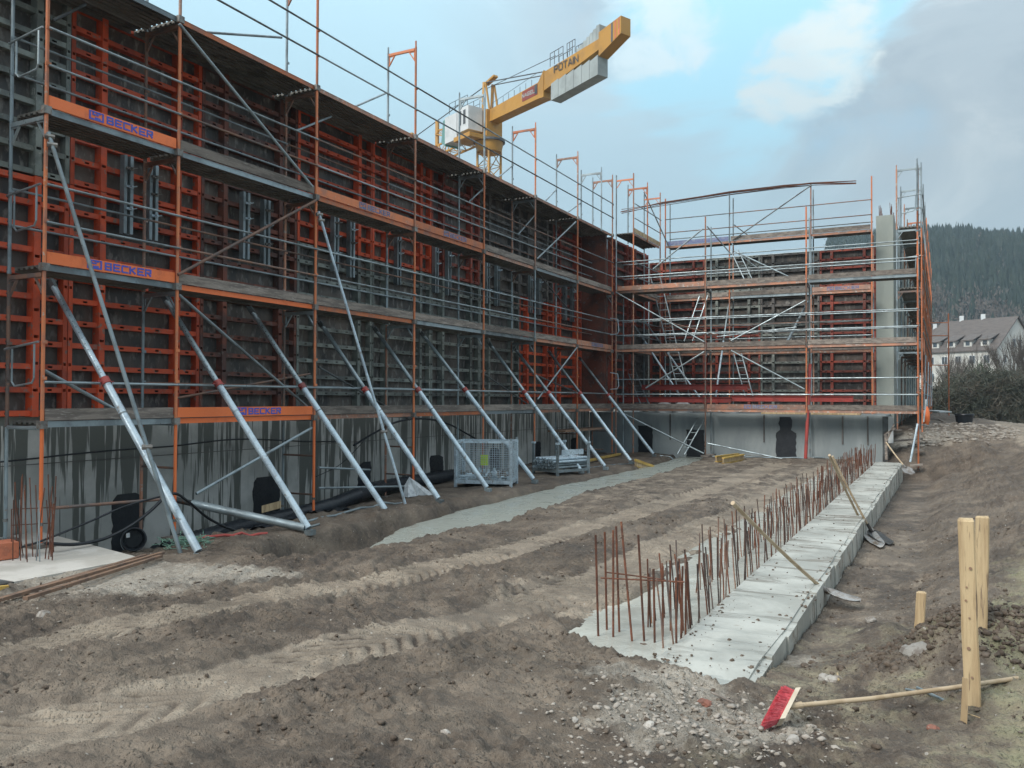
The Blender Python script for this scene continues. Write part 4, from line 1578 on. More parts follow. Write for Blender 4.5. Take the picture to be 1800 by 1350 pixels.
# ladder-access U loops on the corner
for z in (4.2, 2.35):
    MB().path([(-10.05, 26.6, z + .55), (-9.78, 26.6, z + .5), (-9.74, 26.6, z + .1), (-9.8, 26.6, z), (-10.05, 26.6, z - .02)], .016, 8).build('end_guard', M['galv_bright'], CB.t)

# -- scaffold down the outer side of the tall wall
OS_ = Scaf('outer_scaffold', 'tall orange scaffold receding along the outer face of the pale end wall', (-.62, 30.0), (0, 1, 0), (-1, 0, 0), [3.07 * i for i in range(9)])
for i, a in enumerate(OS_.st):
    topl = 5 if i == 0 else 4
    g0 = 1.0
    OS_.leg(a, 0, gz(-.62, 30 + a) + .02, 1.614, M['orange'], plate=True)
    OS_.leg(a, .73, 1.05, 1.614, M['orange_dull'], plate=True)
    for l in range(4):
        OS_.frame(i, DZ[l] - .01, M['orange'] if l < 3 or i > 2 else M['galv'])
for i in range(8):
    for l in range(4):
        OS_.deck(i, DZ[l], M['orange_dull'])
        if i > 0 or l > 0:
            OS_.toe(i, DZ[l] + .085, 'wood')
        for dz in (.6, 1.08):
            OS_.rail(i, DZ[l] + dz, -.035, M['galv'])
    if i % 2 == 0:
        OS_.tube(OS_.pt(OS_.st[i], -.05, 1.7), OS_.pt(OS_.st[i + 1], -.05, 3.6), .0242, M['galv'])
for l in (2, 3):
    z = DZ[l]
    b = MB()
    y = 29.95
    b.tube((-.64, y, z + 1.08), (-1.33, y, z + 1.02), .018, n=8)
    b.path([(-1.28, y, z + 1.02), (-1.28, y, z + .1)], .016, 8)
    b.path([(-.78, y, z + 1.05), (-.80, y, z + .60), (-.86, y, z + .55), (-1.2, y, z + .5)], .016, 8)
    b.build('end_guard', M['galv'], OS_.t)
for j, (u, v0, v1) in enumerate(((1572, 545, 700),)):
    pass
# separate access tower farther back
at_ = thing('access_frame', 'lone orange scaffold standard with side arms beyond the end of the tall wall', 'scaffold', tuple(on(1668, 735, 1, 45)))
p = on(1668, 735, 1, 45)
MB().tube((p.x, p.y, gz(p.x, p.y)), (p.x, p.y, on(1668, 551, 1, 45).z), .03, n=10).build('standard', M['orange'], at_)
for v in (567, 590, 642):
    q_ = on(1668, v, 1, 45)
    MB().tube(q_, q_ + Vector((-1.1, .1, .03)), .022, n=8).build('side_arm', M['orange'], at_)

# ------------------------------------------------------------------ raking push-pull props
feet = [(352, 975), (545, 933), (680, 900), (773, 880), (858, 860), (940, 845), (1022, 828), (1065, 822), (1110, 812), (1150, 800)]
tops = [(88, 492), (286, 518), (438, 540), (562, 566), (658, 576), (740, 584), (860, 603), (903, 610), (965, 618), (1018, 628)]
desc = ['nearest one, farthest left, crossing a thin grey raker near its foot', 'second from the left, meeting a tube that lies on the soil', 'third from the left, foot right of the coiled black pipe',
        'fourth from the left, foot right of the plastic sheet', 'fifth from the left, passing in front of the mesh crate', 'sixth from the left, foot between the mesh crate and the pallet',
        'seventh from the left, passing behind the pallet post', 'eighth from the left, just right of the pallet', 'ninth from the left, foot beside the yellow beams', 'tenth from the left, farthest, near the base wall']
for i in range(10):
    a = on(*tops[i], 0, -11.10)
    zf = .06 if i < 3 else .07 + .012 * i
    b = on(*feet[i], 2, zf)
    d = (a - b)
    Lp = d.length
    d.normalize()
    t = thing('push_pull_prop', 'pale zinc raking prop, ' + desc[i], 'prop', tuple(b), 'raking props along the left shuttering')
    r = .051
    mid = .60
    o = MB().tube(b + d * .05, b + d * (Lp * mid), r, n=16).build('outer_tube', M['galv_bright'], t)
    smooth_tubes(o)
    o = MB().tube(b + d * (Lp * mid), b + d * (Lp * .97), r * .82, n=16).build('inner_tube', M['galv_bright'] if i < 1 else M['galv'], t)
    smooth_tubes(o)
    # adjustment holes seen as dark plugs along the inner tube
    side = d.cross(Vector((0, 0, 1))).normalized()
    fr = side.cross(d).normalized()
    vdir = (EYE - b).normalized()
    if i < 3:
        hb = MB()
        for k2 in range(14):
            c = b + d * (Lp * (.63 + .022 * k2))
            hb.tube(c + vdir * (r * .80), c + vdir * (r * .84), .011, n=6)
        hb.build('pin_holes', M['bitumen'], t)
    c = b + d * (Lp * mid)
    cb = MB().tube(c - d * .05, c + d * .05, r * 1.25, n=14)
    cb.tube(c - side * .12, c + side * .12, .012, n=6)
    smooth_tubes(cb.build('locking_collar', M['red'], t))
    MB().tube(c + side * .10, c + side * .10 - Vector((0, 0, .18)), .009, n=6).build('pin', M['galv_bright'], t)
    c2 = b + d * (Lp * .48)
    MB().tube(c2 - d * .012, c2 + d * .012, r * 1.06, n=14).build('paint_ring', M['galv'], t)
    MB().box(tuple(b - Vector((.06, .06, .06))), tuple(b + Vector((.06, .06, .02)))).build('foot_plate', M['galv'], t)
    hd = MB()
    hd.beam(b + d * (Lp * .965), a, .05, .09)
    hd.tube(a - side * .09, a + side * .09, .016, n=8)
    hd.build('head_fork', M['steel_dark'], t)

# lying tube of the second prop
t = thing('lying_tube', 'thick pale zinc tube lying slanted behind the second prop, one end on the soil', 'tube', tuple(on(545, 935, 2, .08)))
a, b = on(338, 885, 0, -9.9), on(536, 928, 2, .10)
smooth_tubes(MB().tube(a, b, .06, n=14).build('tube', M['galv'], t))
smooth_tubes(MB().tube(a, a + (a - b).normalized() * .25, .045, n=12).build('tube_tip', M['steel_dark'], t))
MB().tube(b, b + Vector((.16, .14, .05)), .02, n=8).build('hook', M['galv'], t)

# ------------------------------------------------------------------ props, ladders and goods on the far ledge
def rail_ladder(p, q, w, label, m='galv'):
    t = thing('ladder', label, 'ladder', tuple(p), 'ladders on the far ledge')
    p, q = Vector(p), Vector(q)
    x = Vector((1, 0, 0)) * (w / 2)
    for s_ in (-1, 1):
        MB().beam(p + x * s_, q + x * s_, .028, .06, up=(0, 1, 0)).build('side_rail', M[m], t)
    L_ = (q - p).length
    n = int(L_ / .28)
    for i in range(1, n):
        c = p.lerp(q, i / n)
        MB().tube(c - x, c + x, .013, n=6).build('rung', M[m], t)


Y1, Y2 = 28.6, 30.0
for i, (u0, v0, u1, v1, ya, yb, m, lb) in enumerate(((1088, 530, 1193, 692, 29.9, 28.4, 'galv_bright', 'slim zinc prop slanting right beside the white bags, left one'), (1130, 560, 1230, 699, 30.4, 28.6, 'galv_bright', 'slim zinc prop slanting right beside the white bags, right one'),
                                                     (1283, 520, 1258, 697, 30.4, 28.6, 'galv_bright', 'thin zinc prop leaning steeply left behind the middle standard'), (1420, 530, 1382, 604, 30.9, 29.4, 'galv', 'thick grey prop leaning left behind the right bay'))):
    a, b = on(u0, v0, 1, ya), on(u1, v1, 1, yb)
    t = thing('slanted_prop', lb, 'prop', tuple(b), 'props on the far ledge')
    r_ = .05 if 'thick' in lb else .034
    smooth_tubes(MB().tube(b, b.lerp(a, .55), r_, n=12).build('outer_tube', M[m], t))
    smooth_tubes(MB().tube(b.lerp(a, .55), a, r_ * .8, n=12).build('inner_tube', M['galv'], t))
    c = b.lerp(a, .55)
    MB().tube(c - (a - b).normalized() * .04, c + (a - b).normalized() * .04, r_ * 1.3, n=12).build('locking_collar', M['steel_dark'], t)
rail_ladder(on(1203, 696, 1, 28.5), on(1152, 486, 1, 29.8), .36, 'long aluminium ladder leaning left behind the left bay')
rail_ladder(on(1210, 600, 1, 29.2), on(1237, 520, 1, 29.9), .30, 'short ladder leaning right between the second and third deck')
rail_ladder(on(1133, 709, 1, 28.0), on(1097, 621, 1, 29.4), .30, 'low ladder leaning left next to the inside corner')
rail_ladder(on(1317, 697, 1, 28.5), on(1297, 622, 1, 29.4), .26, 'narrow ladder under the first deck right of the middle standard')
rail_ladder(on(1316, 492, 1, 29.2), on(1291, 440, 1, 29.8), .26, 'narrow ladder near the top of the far scaffold')
rail_ladder(on(1197, 799, 1, 27.0), on(1233, 735, 1, 27.6), .24, 'small ladder standing against the base wall beside a black patch')
for (u0, u1, v0, v1, y, lb) in ((1128, 1314, 677, 685, 28.35, 'upper red steel beam lying across the far ledge'), (1062, 1285, 697, 707, 28.15, 'long lower red steel beam on the far ledge, left part'), (1286, 1500, 695, 706, 28.2, 'long lower red steel beam on the far ledge, right part')):
    a, b = on(u0, v0, 1, y), on(u1, v1, 1, y)
    h = .17
    t = MB()
    zc = (a.z + on(u0, v1, 1, y).z) / 2
    zc = max(zc, 1.62)
    for dz, hh, ww in ((0, h, .02), (h / 2, .016, .12), (-h / 2, .016, .12)):
        t.box((a.x, y - ww / 2, zc + dz - hh / 2), (b.x, y + ww / 2, zc + dz + hh / 2))
    o = t.build('steel_beam', M['red'])
    tag(o, lb, 'beam', 'red beams on the far ledge')


def lump(c, rx, ry, rz, seed, n=2, rough=.25, name='lump', m=None, parent=None):
    """rounded irregular solid from a subdivided octahedron"""
    rs = np.random.RandomState(seed)
    v = np.array([(1, 0, 0), (-1, 0, 0), (0, 1, 0), (0, -1, 0), (0, 0, 1), (0, 0, -1)], float)
    f = [(0, 2, 4), (2, 1, 4), (1, 3, 4), (3, 0, 4), (2, 0, 5), (1, 2, 5), (3, 1, 5), (0, 3, 5)]
    v = v.tolist()
    for _ in range(n):
        cache, nf = {}, []
        def midp(a, b):
            k = (min(a, b), max(a, b))
            if k not in cache:
                p = (np.array(v[a]) + np.array(v[b]))
                v.append((p / np.linalg.norm(p)).tolist())
                cache[k] = len(v) - 1
            return cache[k]
        for a, b, c_ in f:
            x, y, z = midp(a, b), midp(b, c_), midp(c_, a)
            nf += [(a, x, z), (b, y, x), (c_, z, y), (x, y, z)]
        f = nf
    v = np.array(v)
    k = 1 + rough * (np.sin(v @ rs.uniform(-3, 3, 3) + rs.uniform(0, 6)) * .5 + np.sin(v @ rs.uniform(-6, 6, 3) + rs.uniform(0, 6)) * .3 + rs.uniform(-.25, .25, len(v)))
    v = v * k[:, None] * np.array([rx, ry, rz])
    ang = rs.uniform(0, 6.28)
    R_ = np.array([[math.cos(ang), -math.sin(ang), 0], [math.sin(ang), math.cos(ang), 0], [0, 0, 1]])
    if not name: return v @ R_.T, f
    v = v + np.array(c)
    return MB().add(v.tolist(), f).build(name, m, parent, smooth=n > 2)


for i, (u, v, rx, lb) in enumerate(((1168, 697, .32, 'white sack on the far ledge, left of two heaped sacks'), (1200, 695, .36, 'white sack on the far ledge, right of two heaped sacks'), (1284, 700, .28, 'small white sack right of the middle standard'), (1398, 702, .26, 'small white sack near the third standard'))):
    p = on(u, v, 1, 28.75)
    b = lump((p.x, 28.75, 1.60), rx, .35, .30 if i < 2 else .17, 30 + i, 3, .12, 'sack', M['bag'])
    tag(b, lb, 'sack', 'white sacks on the far ledge')
pl = MB().box((-5.3, 27.9, 1.535), (-2.3, 28.3, 1.60)).build('plank', M['wood_pale'])
tag(pl, 'pale plank lying on the far ledge behind the printed board', 'plank')
pl = MB().box((-3.2, 27.80, 1.78), (-1.9, 28.1, 1.80)).build('plywood_sheet', M['red'])
tag(pl, 'thin reddish sheet lying on the far deck by the tall concrete wall', 'sheet')

# ------------------------------------------------------------------ strip footing with starter bars
ft = thing('strip_footing', 'long pale new concrete strip running away on the right with a fence of starter bars', 'footing', (-1.45, 15, 0))
yy = [5.35]
while yy[-1] < 26.2: yy.append(yy[-1] + .5)
nb = MB()
vs, fs = [], []
xsn = [-1.76, -1.6, -1.42, -1.24, -1.12]
xs_near = [-1.80, -1.62, -1.44, -1.26, -1.13]
for j, y in enumerate(yy):
    t_ = min(1, (y - 5.35) / .6)
    for i in range(5):
        x = xs_near[i] * (1 - t_) + xsn[i] * t_ if j < 2 else xsn[i]
        zt = .204 + (.005 * math.sin(y * 1.7 + i)) - (.014 if j == 0 else 0)
        vs.append((x + (rnd.uniform(-.012, .012) if i == 4 else 0), y if j else (5.66, 5.50, 5.37, 5.32, 5.44)[i], zt))
n5 = 5
for j in range(len(yy) - 1):
    for i in range(4):
        a = j * 5 + i
        fs.append((a, a + 1, a + 6, a + 5))
base = len(vs)
for j, y in enumerate(yy):
    vs.append((vs[j * 5][0], vs[j * 5][1], -.45))
    vs.append((vs[j * 5 + 4][0], vs[j * 5 + 4][1], -.45))
for j in range(len(yy) - 1):
    fs.append((j * 5, j * 5 + 5, base + 2 * j + 2, base + 2 * j))
    fs.append((j * 5 + 4, base + 2 * j + 1, base + 2 * j + 3, j * 5 + 9))
fs.append((0, base, base + 1, 4, 3, 2, 1))
e = (len(yy) - 1) * 5
fs.append((e, e + 1, e + 2, e + 3, e + 4, base + 2 * len(yy) - 1, base + 2 * len(yy) - 2))
nb.add(vs, fs).build('concrete', M['kerb2'], ft)
y = 5.47
while y < 26:
    L_ = rnd.uniform(.42, .62)
    j = rnd.uniform(-.012, .012)
    zt = .197 + rnd.uniform(-.014, .004)
    MB().hexa([(-1.13, y + .008, -.40), (-1.055 + j, y + .008, -.40), (-1.055 + j, y + L_ - .008, -.40), (-1.13, y + L_ - .008, -.40),
               (-1.13, y + .008, zt), (-1.068 + j, y + .008, zt - .006), (-1.068 + j, y + L_ - .008, zt - .006), (-1.13, y + L_ - .008, zt)]).build('edge_block', M['kerb2'], ft)
    y += L_
# watery concrete left of the bars
sheet('pour_concrete', -3.1, -1.20, 5.0, 27.2, lambda X, Y: .150 + .036 * sst((8.0 - Y) / 2) + fbm(X * 5, Y * 5, 3, 9) * .010 - .3 * np.clip((-2.78 - X) / .2, 0, 1) - .3 * np.clip((4.36 - Y - X * .55) / .2, 0, 1), M['pool'], .04)
BN = 0
y = 5.95
BX_ = MB()
while y < 26.3:
    for r_, xb in enumerate((-1.80, -2.10)):
        if rnd.random() < .05: continue
        if r_ == 1 and y < 6.3: continue
        h = rnd.uniform(.44, .66)
        x = xb + rnd.uniform(-.025, .025)
        yj = y + rnd.uniform(-.04, .04)
        lean = Vector((rnd.uniform(-.06, .03), rnd.uniform(-.07, .05), h))
        b = (MB() if BN < 283 else BX_).path([(x, yj, .10), Vector((x, yj, .10)) + lean * .5 + Vector((rnd.uniform(-.01, .01), 0, 0)), Vector((x, yj, .10)) + lean], .0065, 6)
        if BN < 283: b.build('starter_bar', M[rnd.choice(['rust', 'rust', 'rust_dark', 'rust_dark', 'rust_tube'])], ft)
        BN += 1
    y += .125 * (1 if rnd.random() < .8 else .5)
if BX_.n: tag(BX_.build('starter_bars', M['rust'], ft), kind='stuff')
# the column cage of bars at the near end
for (u, vb, ut, vt) in ((1052, 1128, 1047, 940), (1067, 1117, 1063, 935), (1078, 1130, 1078, 932), (1089, 1120, 1083, 925), (1112, 1137, 1092, 917), (1133, 1137, 1122, 940), (1151, 1140, 1149, 1000), (1165, 1130, 1165, 995), (1179, 1118, 1178, 985), (1189, 1145, 1188, 1015), (1197, 1135, 1200, 995), (1205, 1128, 1206, 1000), (1214, 1112, 1205, 975)):
    p = on(u, vb, 2, .14)
    q_ = on(ut, vt, 1, p.y + rnd.uniform(-.02, .02))
    MB().tube(p, q_, .0085, n=6).build('starter_bar', M['rust'], ft)
a = on(1056, 1016, 1, 6.1)
b = on(1203, 1023, 1, 6.15)
MB().tube(a, b, .006, n=6).build('stirrup', M['rust'], ft)
MB().path([on(1066, 1006, 1, 6.3), on(1100, 1010, 1, 6.35), on(1160, 1018, 1, 6.3), on(1190, 1024, 1, 6.1)], .006, 6).build('stirrup', M['rust'], ft)
for (u, v, s_) in ((1014, 1132, .05), (1000, 1127, .03), (1091, 1115, .035), (1133, 1138, .04), (1190, 1175, .02), (1289, 1172, .02)):
    p = on(u, v, 2, .155)
    lump((p.x, p.y, .16), s_, s_ * .8, s_ * .7, int(u), 2, .3, 'soil_crumb', M['clod'], ft)

# ------------------------------------------------------------------ slab at the left edge
sl = thing('concrete_slab', 'dusty pale concrete slab at the left edge under the first scaffold frame', 'slab', (-10, 5, 0))
MB().hexa([(-11.27, 1.0, -.3), (-8.6, 1.0, -.3), (-8.45, 6.75, -.3), (-11.27, 7.35, -.3), (-11.27, 1.0, .10), (-8.6, 1.0, .09), (-8.45, 6.75, .10), (-11.27, 7.35, .11)]).build('slab', M['slab'], sl)
for i in range(22):
    u = rnd.uniform(18, 100)
    v = 982 + rnd.uniform(-12, 8) - abs(u - 60) * .1
    p = on(u, v, 2, .105)
    h = rnd.uniform(.45, 1.0)
    m = M['rust'] if rnd.random() < .8 else M['galv']
    MB().tube(p, p + Vector((rnd.uniform(-.06, .06), rnd.uniform(-.08, .06), h)), .007, n=6).build('starter_bar', m, sl)
for z in (.55, .35):
    MB().path([on(22, 895, 0, -10.3) + Vector((0, 0, z - .55)), on(95, 892, 0, -10.25) + Vector((0, 0, z - .55))], .006, 5).build('stirrup', M['rust'], sl)
t = tag(MB().hexa([tuple(on(u, v, 2, z)) for z in (.112, .112) for u, v in ((0, 1, ), (0, 1), (0, 1), (0, 1))][:0] or
                  [(-9.98, 5.72, .112), (-9.70, 5.62, .112), (-9.62, 6.02, .112), (-9.9, 6.1, .112), (-9.98, 5.72, .30), (-9.70, 5.62, .30), (-9.62, 6.02, .30), (-9.9, 6.1, .30)]).build('block', M['brick']), 'orange brick-like block on the slab at the left edge', 'block')
# open pit in the slab with a timber
pit = thing('formed_recess', 'grey boxed recess with a timber slat at the bottom of the slab, left edge', 'recess', (-8.2, 4.7, .1))
MB().box((-8.9, 4.4, .105), (-8.3, 5.15, .14)).build('board', M['steel_dark'], pit)
MB().beam((-8.32, 4.45, .15), (-8.15, 5.0, .12), .05, .06).build('slat', M['wood_yellow'], pit)
for i, (p, q_) in enumerate((((-7.4, 4.4), (-8.25, 6.9)), ((-7.55, 4.3), (-8.3, 6.7)), ((-7.25, 4.6), (-8.1, 6.75)))):
    a, b = Vector((p[0], p[1], gz(*p) + .045)), Vector((q_[0], q_[1], max(gz(*q_), .1) + .05))
    tag(MB().beam(a, b, .05, .03).build('batten', M['wood_brown']), ['thin brown batten lying on the slab edge, leftmost of three', 'thin brown batten lying on the slab edge, middle of three', 'thin brown batten lying on the slab edge, nearest of three'][i], 'batten', 'battens at the slab edge')

# ------------------------------------------------------------------ things along the foot of the wall
def bucket(c, axis, r, h, label, m=M['black']):
    t = thing('bucket', label, 'bucket', tuple(c), 'black buckets')
    ax = Vector(axis).normalized()
    c = Vector(c)
    x = ax.orthogonal().normalized()
    y = ax.cross(x)
    n = 24
    rings = [(0, r * .78), (h * .03, r * .82), (h * .86, r * .97), (h * .87, r * 1.05), (h * .93, r * 1.05), (h, r), (h, r * .93), (h * .1, r * .74)]
    vs, fs = [], []
    for hh, rr in rings:
        for i in range(n):
            a = 2 * math.pi * i / n
            vs.append(c + ax * hh + (x * math.cos(a) + y * math.sin(a)) * rr)
    for k in range(len(rings) - 1):
        for i in range(n):
            fs.append((k * n + i, k * n + (i + 1) % n, (k + 1) * n + (i + 1) % n, (k + 1) * n + i))
    fs.append(tuple(reversed(range(n))))
    fs.append(tuple((len(rings) - 1) * n + i for i in range(n)))
    smooth_tubes(MB().add(vs, fs).build('pail', m, t), 35)
    hb = MB()
    hb.path([c + ax * h * .9 + (x * math.cos(a) + y * math.sin(a)) * r * 1.07 + Vector((0, 0, -.02)) for a in np.linspace(0, math.pi, 12)], .004, 5)
    hb.build('handle', M['galv'], t)
    return t


p = on(232, 965, 0, -10.0)
bk = bucket((p.x + .05, p.y - .02, gz(p.x, p.y) + .19), (.75, -.55, .12), .155, .27, 'black plastic bucket lying on its side at the foot of the stained wall')
MB().box((p.x + .20, p.y - .25, gz(p.x, p.y) + .25), (p.x + .21, p.y - .20, gz(p.x, p.y) + .31)).build('sticker', M['white'], bk)
p = on(1695, 769, 1, 33)
bucket((p.x, p.y, gz(p.x, p.y) - .02), (0, 0, 1), .30, .36, 'black bucket standing upright on the rough bank at the right')


def hose(name, label, pts, r, m=M['black'], cat='hose'):
    # smooth Catmull-Rom through the points
    P = [Vector(p) for p in pts]
    P = [P[0]] + P + [P[-1]]
    out = []
    for i in range(1, len(P) - 2):
        for t in np.linspace(0, 1, 9)[:-1]:
            p0, p1, p2, p3 = P[i - 1], P[i], P[i + 1], P[i + 2]
            out.append(.5 * ((2 * p1) + (p2 - p0) * t + (2 * p0 - 5 * p1 + 4 * p2 - p3) * t * t + (3 * p1 - p0 - 3 * p2 + p3) * t ** 3))
    out.append(P[-1])
    o = MB().path(out, r, 8).build(name, m, smooth=True)
    return tag(o, label, cat)


X2 = -9.7
hose('hose', 'thin black hose sagging from the first frame to the raker, upper one', [on(15, 968, 0, X2), on(70, 952, 0, X2), on(150, 920, 0, X2), on(220, 890, 0, X2), on(285, 872, 0, X2)], .014)
hose('hose', 'thick black hose sagging low behind the first prop', [on(80, 955, 0, -9.6), on(130, 957, 0, -9.6), on(180, 948, 0, -9.6), on(225, 927, 0, -9.6), on(262, 900, 0, -9.6), on(290, 873, 0, -9.6)], .022)
hose('hose', 'black hose curving down from the raker to the soil under the lying tube', [on(292, 873, 0, -9.5), on(310, 868, 0, -9.5), on(335, 885, 0, -9.5), on(365, 910, 0, -9.6), on(400, 928, 0, -9.6), on(430, 936, 0, -9.6)], .02)
hose('cable', 'thin black cable hanging across the stained wall at the left', [on(0, 812, 0, -11.2), on(60, 806, 0, -11.2), on(130, 798, 0, -11.2), on(220, 790, 0, -11.2), on(305, 784, 0, -11.2), on(420, 772, 0, -11.2), on(540, 776, 0, -11.2), on(600, 776, 0, -11.2)], .012, cat='cable')
hose('cable', 'thick black cable arching over the stained wall above the mesh crate', [on(622, 783, 0, -11.1), on(660, 760, 0, -11.1), on(700, 741, 0, -11.1), on(745, 736, 0, -11.1), on(785, 744, 0, -11.1), on(820, 762, 0, -11.1), on(850, 780, 0, -11.1)], .024, cat='cable')
hose('cable', 'thin wire sagging between the first scaffold bays low on the wall', [on(555, 838, 0, -11.0), on(600, 815, 0, -11.0), on(640, 775, 0, -11.1)], .008, cat='cable')
# black corrugated drain pipe along the wall foot
dp = thing('drain_pipe', 'fat black ribbed drainage pipe lying along the foot of the stained wall', 'pipe', (-10.7, 11, 0))
pts = [(-10.55, 8.9, -.28), (-10.6, 9.8, -.26), (-10.75, 10.8, -.22), (-10.6, 11.8, -.16), (-10.5, 12.7, -.08), (-10.6, 13.6, .02), (-10.9, 14.6, .05), (-11.05, 16, .05), (-11.1, 18.5, .05)]
P = []
for i in range(len(pts) - 1):
    a, b = Vector(pts[i]), Vector(pts[i + 1])
    n = 16
    for k2 in range(n): P.append(a.lerp(b, k2 / n))
P.append(Vector(pts[-1]))
rr = [.155 if k2 % 2 else .142 for k2 in range(len(P))]
smooth_tubes(MB().path(P, rr, 14).build('pipe', M['black'], dp), 80)
# puddled plastic sheet under it
pb = thing('foil_heap', 'black plastic foil crumpled on the soil between the wall and the second prop', 'foil', (-10.4, 10.6, -.1))
xs_, ys_ = np.arange(-10.95, -9.75, .09), np.arange(8.4, 12.6, .09)
X_, Y_ = np.meshgrid(xs_, ys_)
Z_ = ground(X_, Y_)[0] + .03 + np.abs(fbm(X_ * 4, Y_ * 4, 3, 77)) * .16 - .25 * np.clip(np.abs(X_ + 10.35) - .42, 0, 1) - .2 * np.clip(np.abs(Y_ - 10.5) - 1.7 + fbm(X_ * 3, Y_ * 0, 2, 3) * .5, 0, 1)
nyy, nxx = X_.shape
ii = np.arange(nyy * nxx).reshape(nyy, nxx)
MB().add(np.stack([X_, Y_, Z_], -1).reshape(-1, 3).tolist(), np.stack([ii[:-1, :-1], ii[:-1, 1:], ii[1:, 1:], ii[1:, :-1]], -1).reshape(-1, 4).tolist()).build('foil', M['black'], pb, smooth=True)
# board and box on it
a = on(460, 903, 0, -10.2)
b = on(494, 886, 0, -10.2)
tag(MB().hexa([tuple(on(460, 902, 0, -10.18)), tuple(on(494, 893, 0, -10.18)), tuple(on(494, 893, 0, -10.22)), tuple(on(460, 902, 0, -10.22)), tuple(on(460, 889, 0, -10.18)), tuple(on(494, 880, 0, -10.18)), tuple(on(494, 880, 0, -10.22)), tuple(on(460, 889, 0, -10.22))]).build('board', M['wood_pale']),
    'short pale board tilted against black foil left of the second scaffold frame', 'board')
# torn plastic sheet
p = on(735, 868, 2, .08)
sv, sf = [], []
apex = Vector((p.x - .15, p.y - .1, .42))
n = 14
for k2 in range(n):
    a = 2 * math.pi * k2 / n
    r_ = .22 + .10 * math.sin(3 * a) + rnd.uniform(-.03, .03)
    sv.append((p.x + math.cos(a) * r_, p.y + math.sin(a) * r_ * 1.5, .06))
for k2 in range(n):
    a = 2 * math.pi * k2 / n
    sv.append(((p.x - .1) + math.cos(a) * .09 * (1 + .5 * (k2 % 2)), (p.y - .05) + math.sin(a) * .14 * (1 + .5 * (k2 % 2)), .26))
sv.append(tuple(apex))
for k2 in range(n):
    j2 = (k2 + 1) % n
    sf.append((k2, j2, n + j2, n + k2))
    sf.append((n + k2, n + j2, 2 * n))
tag(MB().add(sv, sf).build('plastic_sheet', M['poly']), 'crumpled translucent plastic sheet standing on the soil left of the fourth prop', 'plastic sheet')
# long thin lying rods and battens
for (u0, v0, u1, v1, m, lb, r_) in ((540, 912, 712, 874, 'galv', 'thin grey tube lying on the soil past the foot of the third prop', .02), (345, 945, 470, 930, 'red', 'thin reddish batten lying on the soil below the lying tube', .02),
                                    (1030, 822, 1250, 800, 'galv', 'thin bent grey tube lying in front of the yellow beams', .018), (1160, 803, 1310, 805, 'galv', 'long thin grey tube lying in front of the base wall, left one', .02), (1310, 808, 1450, 808, 'galv', 'long thin grey tube lying in front of the base wall, right one', .02)):
    a, b = on(u0, v0, 2, .10), on(u1, v1, 2, .13)
    c = a.lerp(b, .5)
    pts = []
    for k2 in range(9):
        q_ = a.lerp(b, k2 / 8)
        q_.z = gz(q_.x, q_.y) + r_ * .9
        pts.append(q_)
    z0 = max(pts[0].z, pts[-1].z)
    tag(MB().path(pts, r_, 7).build('tube' if m == 'galv' else 'batten', M[m]), lb, 'tube' if m == 'galv' else 'batten')
# green net heap
t = MB()
c = on(328, 958, 2, .06)
for k2 in range(60):
    a = rnd.uniform(0, 6.28)
    r_ = rnd.uniform(0, .30)
    p0 = Vector((c.x + math.cos(a) * r_ * .8, c.y + math.sin(a) * r_ * 1.3, .07 + rnd.uniform(0, .13) * (1 - r_ * 2.4)))
    pts = [p0]
    for _ in range(5):
        pts.append(pts[-1] + Vector((rnd.uniform(-.09, .09), rnd.uniform(-.09, .09), rnd.uniform(-.035, .035))))
    t.path(pts, .005, 4)
tag(t.build('net', M['net_green']), 'tangled heap of green net between the feet of the raker and the first prop', 'net')

# ---- mesh crate
def basis_box(o0, ex, ey):
    """return function mapping local (x, y, z) to world"""
    return lambda x, y, z: o0 + ex * x + ey * y + Vector((0, 0, z))


zc = .04
A = on(898, 858, 2, zc)
Lf = on(803, 856, 2, zc)
ex = (Lf - A)
wid = ex.length
ex.normalize()
ey = Vector((-ex.y, ex.x, 0))
if ey.y < 0: ey = -ey
wid, dep, hei = 1.24, .84, 1.02
BX = basis_box(A, ex, ey)
t = thing('mesh_crate', 'grey steel mesh crate of fittings behind the fifth and sixth props', 'crate', tuple(A))
for (x, y) in ((0, 0), (wid, 0), (0, dep), (wid, dep)):
    MB().beam(BX(x, y, 0), BX(x, y, hei), .055, .055).build('post', M['galv_bright'], t)
    MB().beam(BX(x, y, hei), BX(x, y, hei + .06), .035, .035).build('post_tip', M['galv'], t)
for z in (.12, hei - .02):
    for (a, b) in (((0, 0), (wid, 0)), ((0, dep), (wid, dep)), ((0, 0), (0, dep)), ((wid, 0), (wid, dep))):
        MB().beam(BX(a[0], a[1], z), BX(b[0], b[1], z), .03, .05 if z > .5 else .08).build('rail', M['galv_bright'], t)
MB().hexa([BX(0, 0, .11), BX(wid, 0, .11), BX(wid, dep, .11), BX(0, dep, .11), BX(0, 0, .13), BX(wid, 0, .13), BX(wid, dep, .13), BX(0, dep, .13)]).build('floor', M['galv'], t)
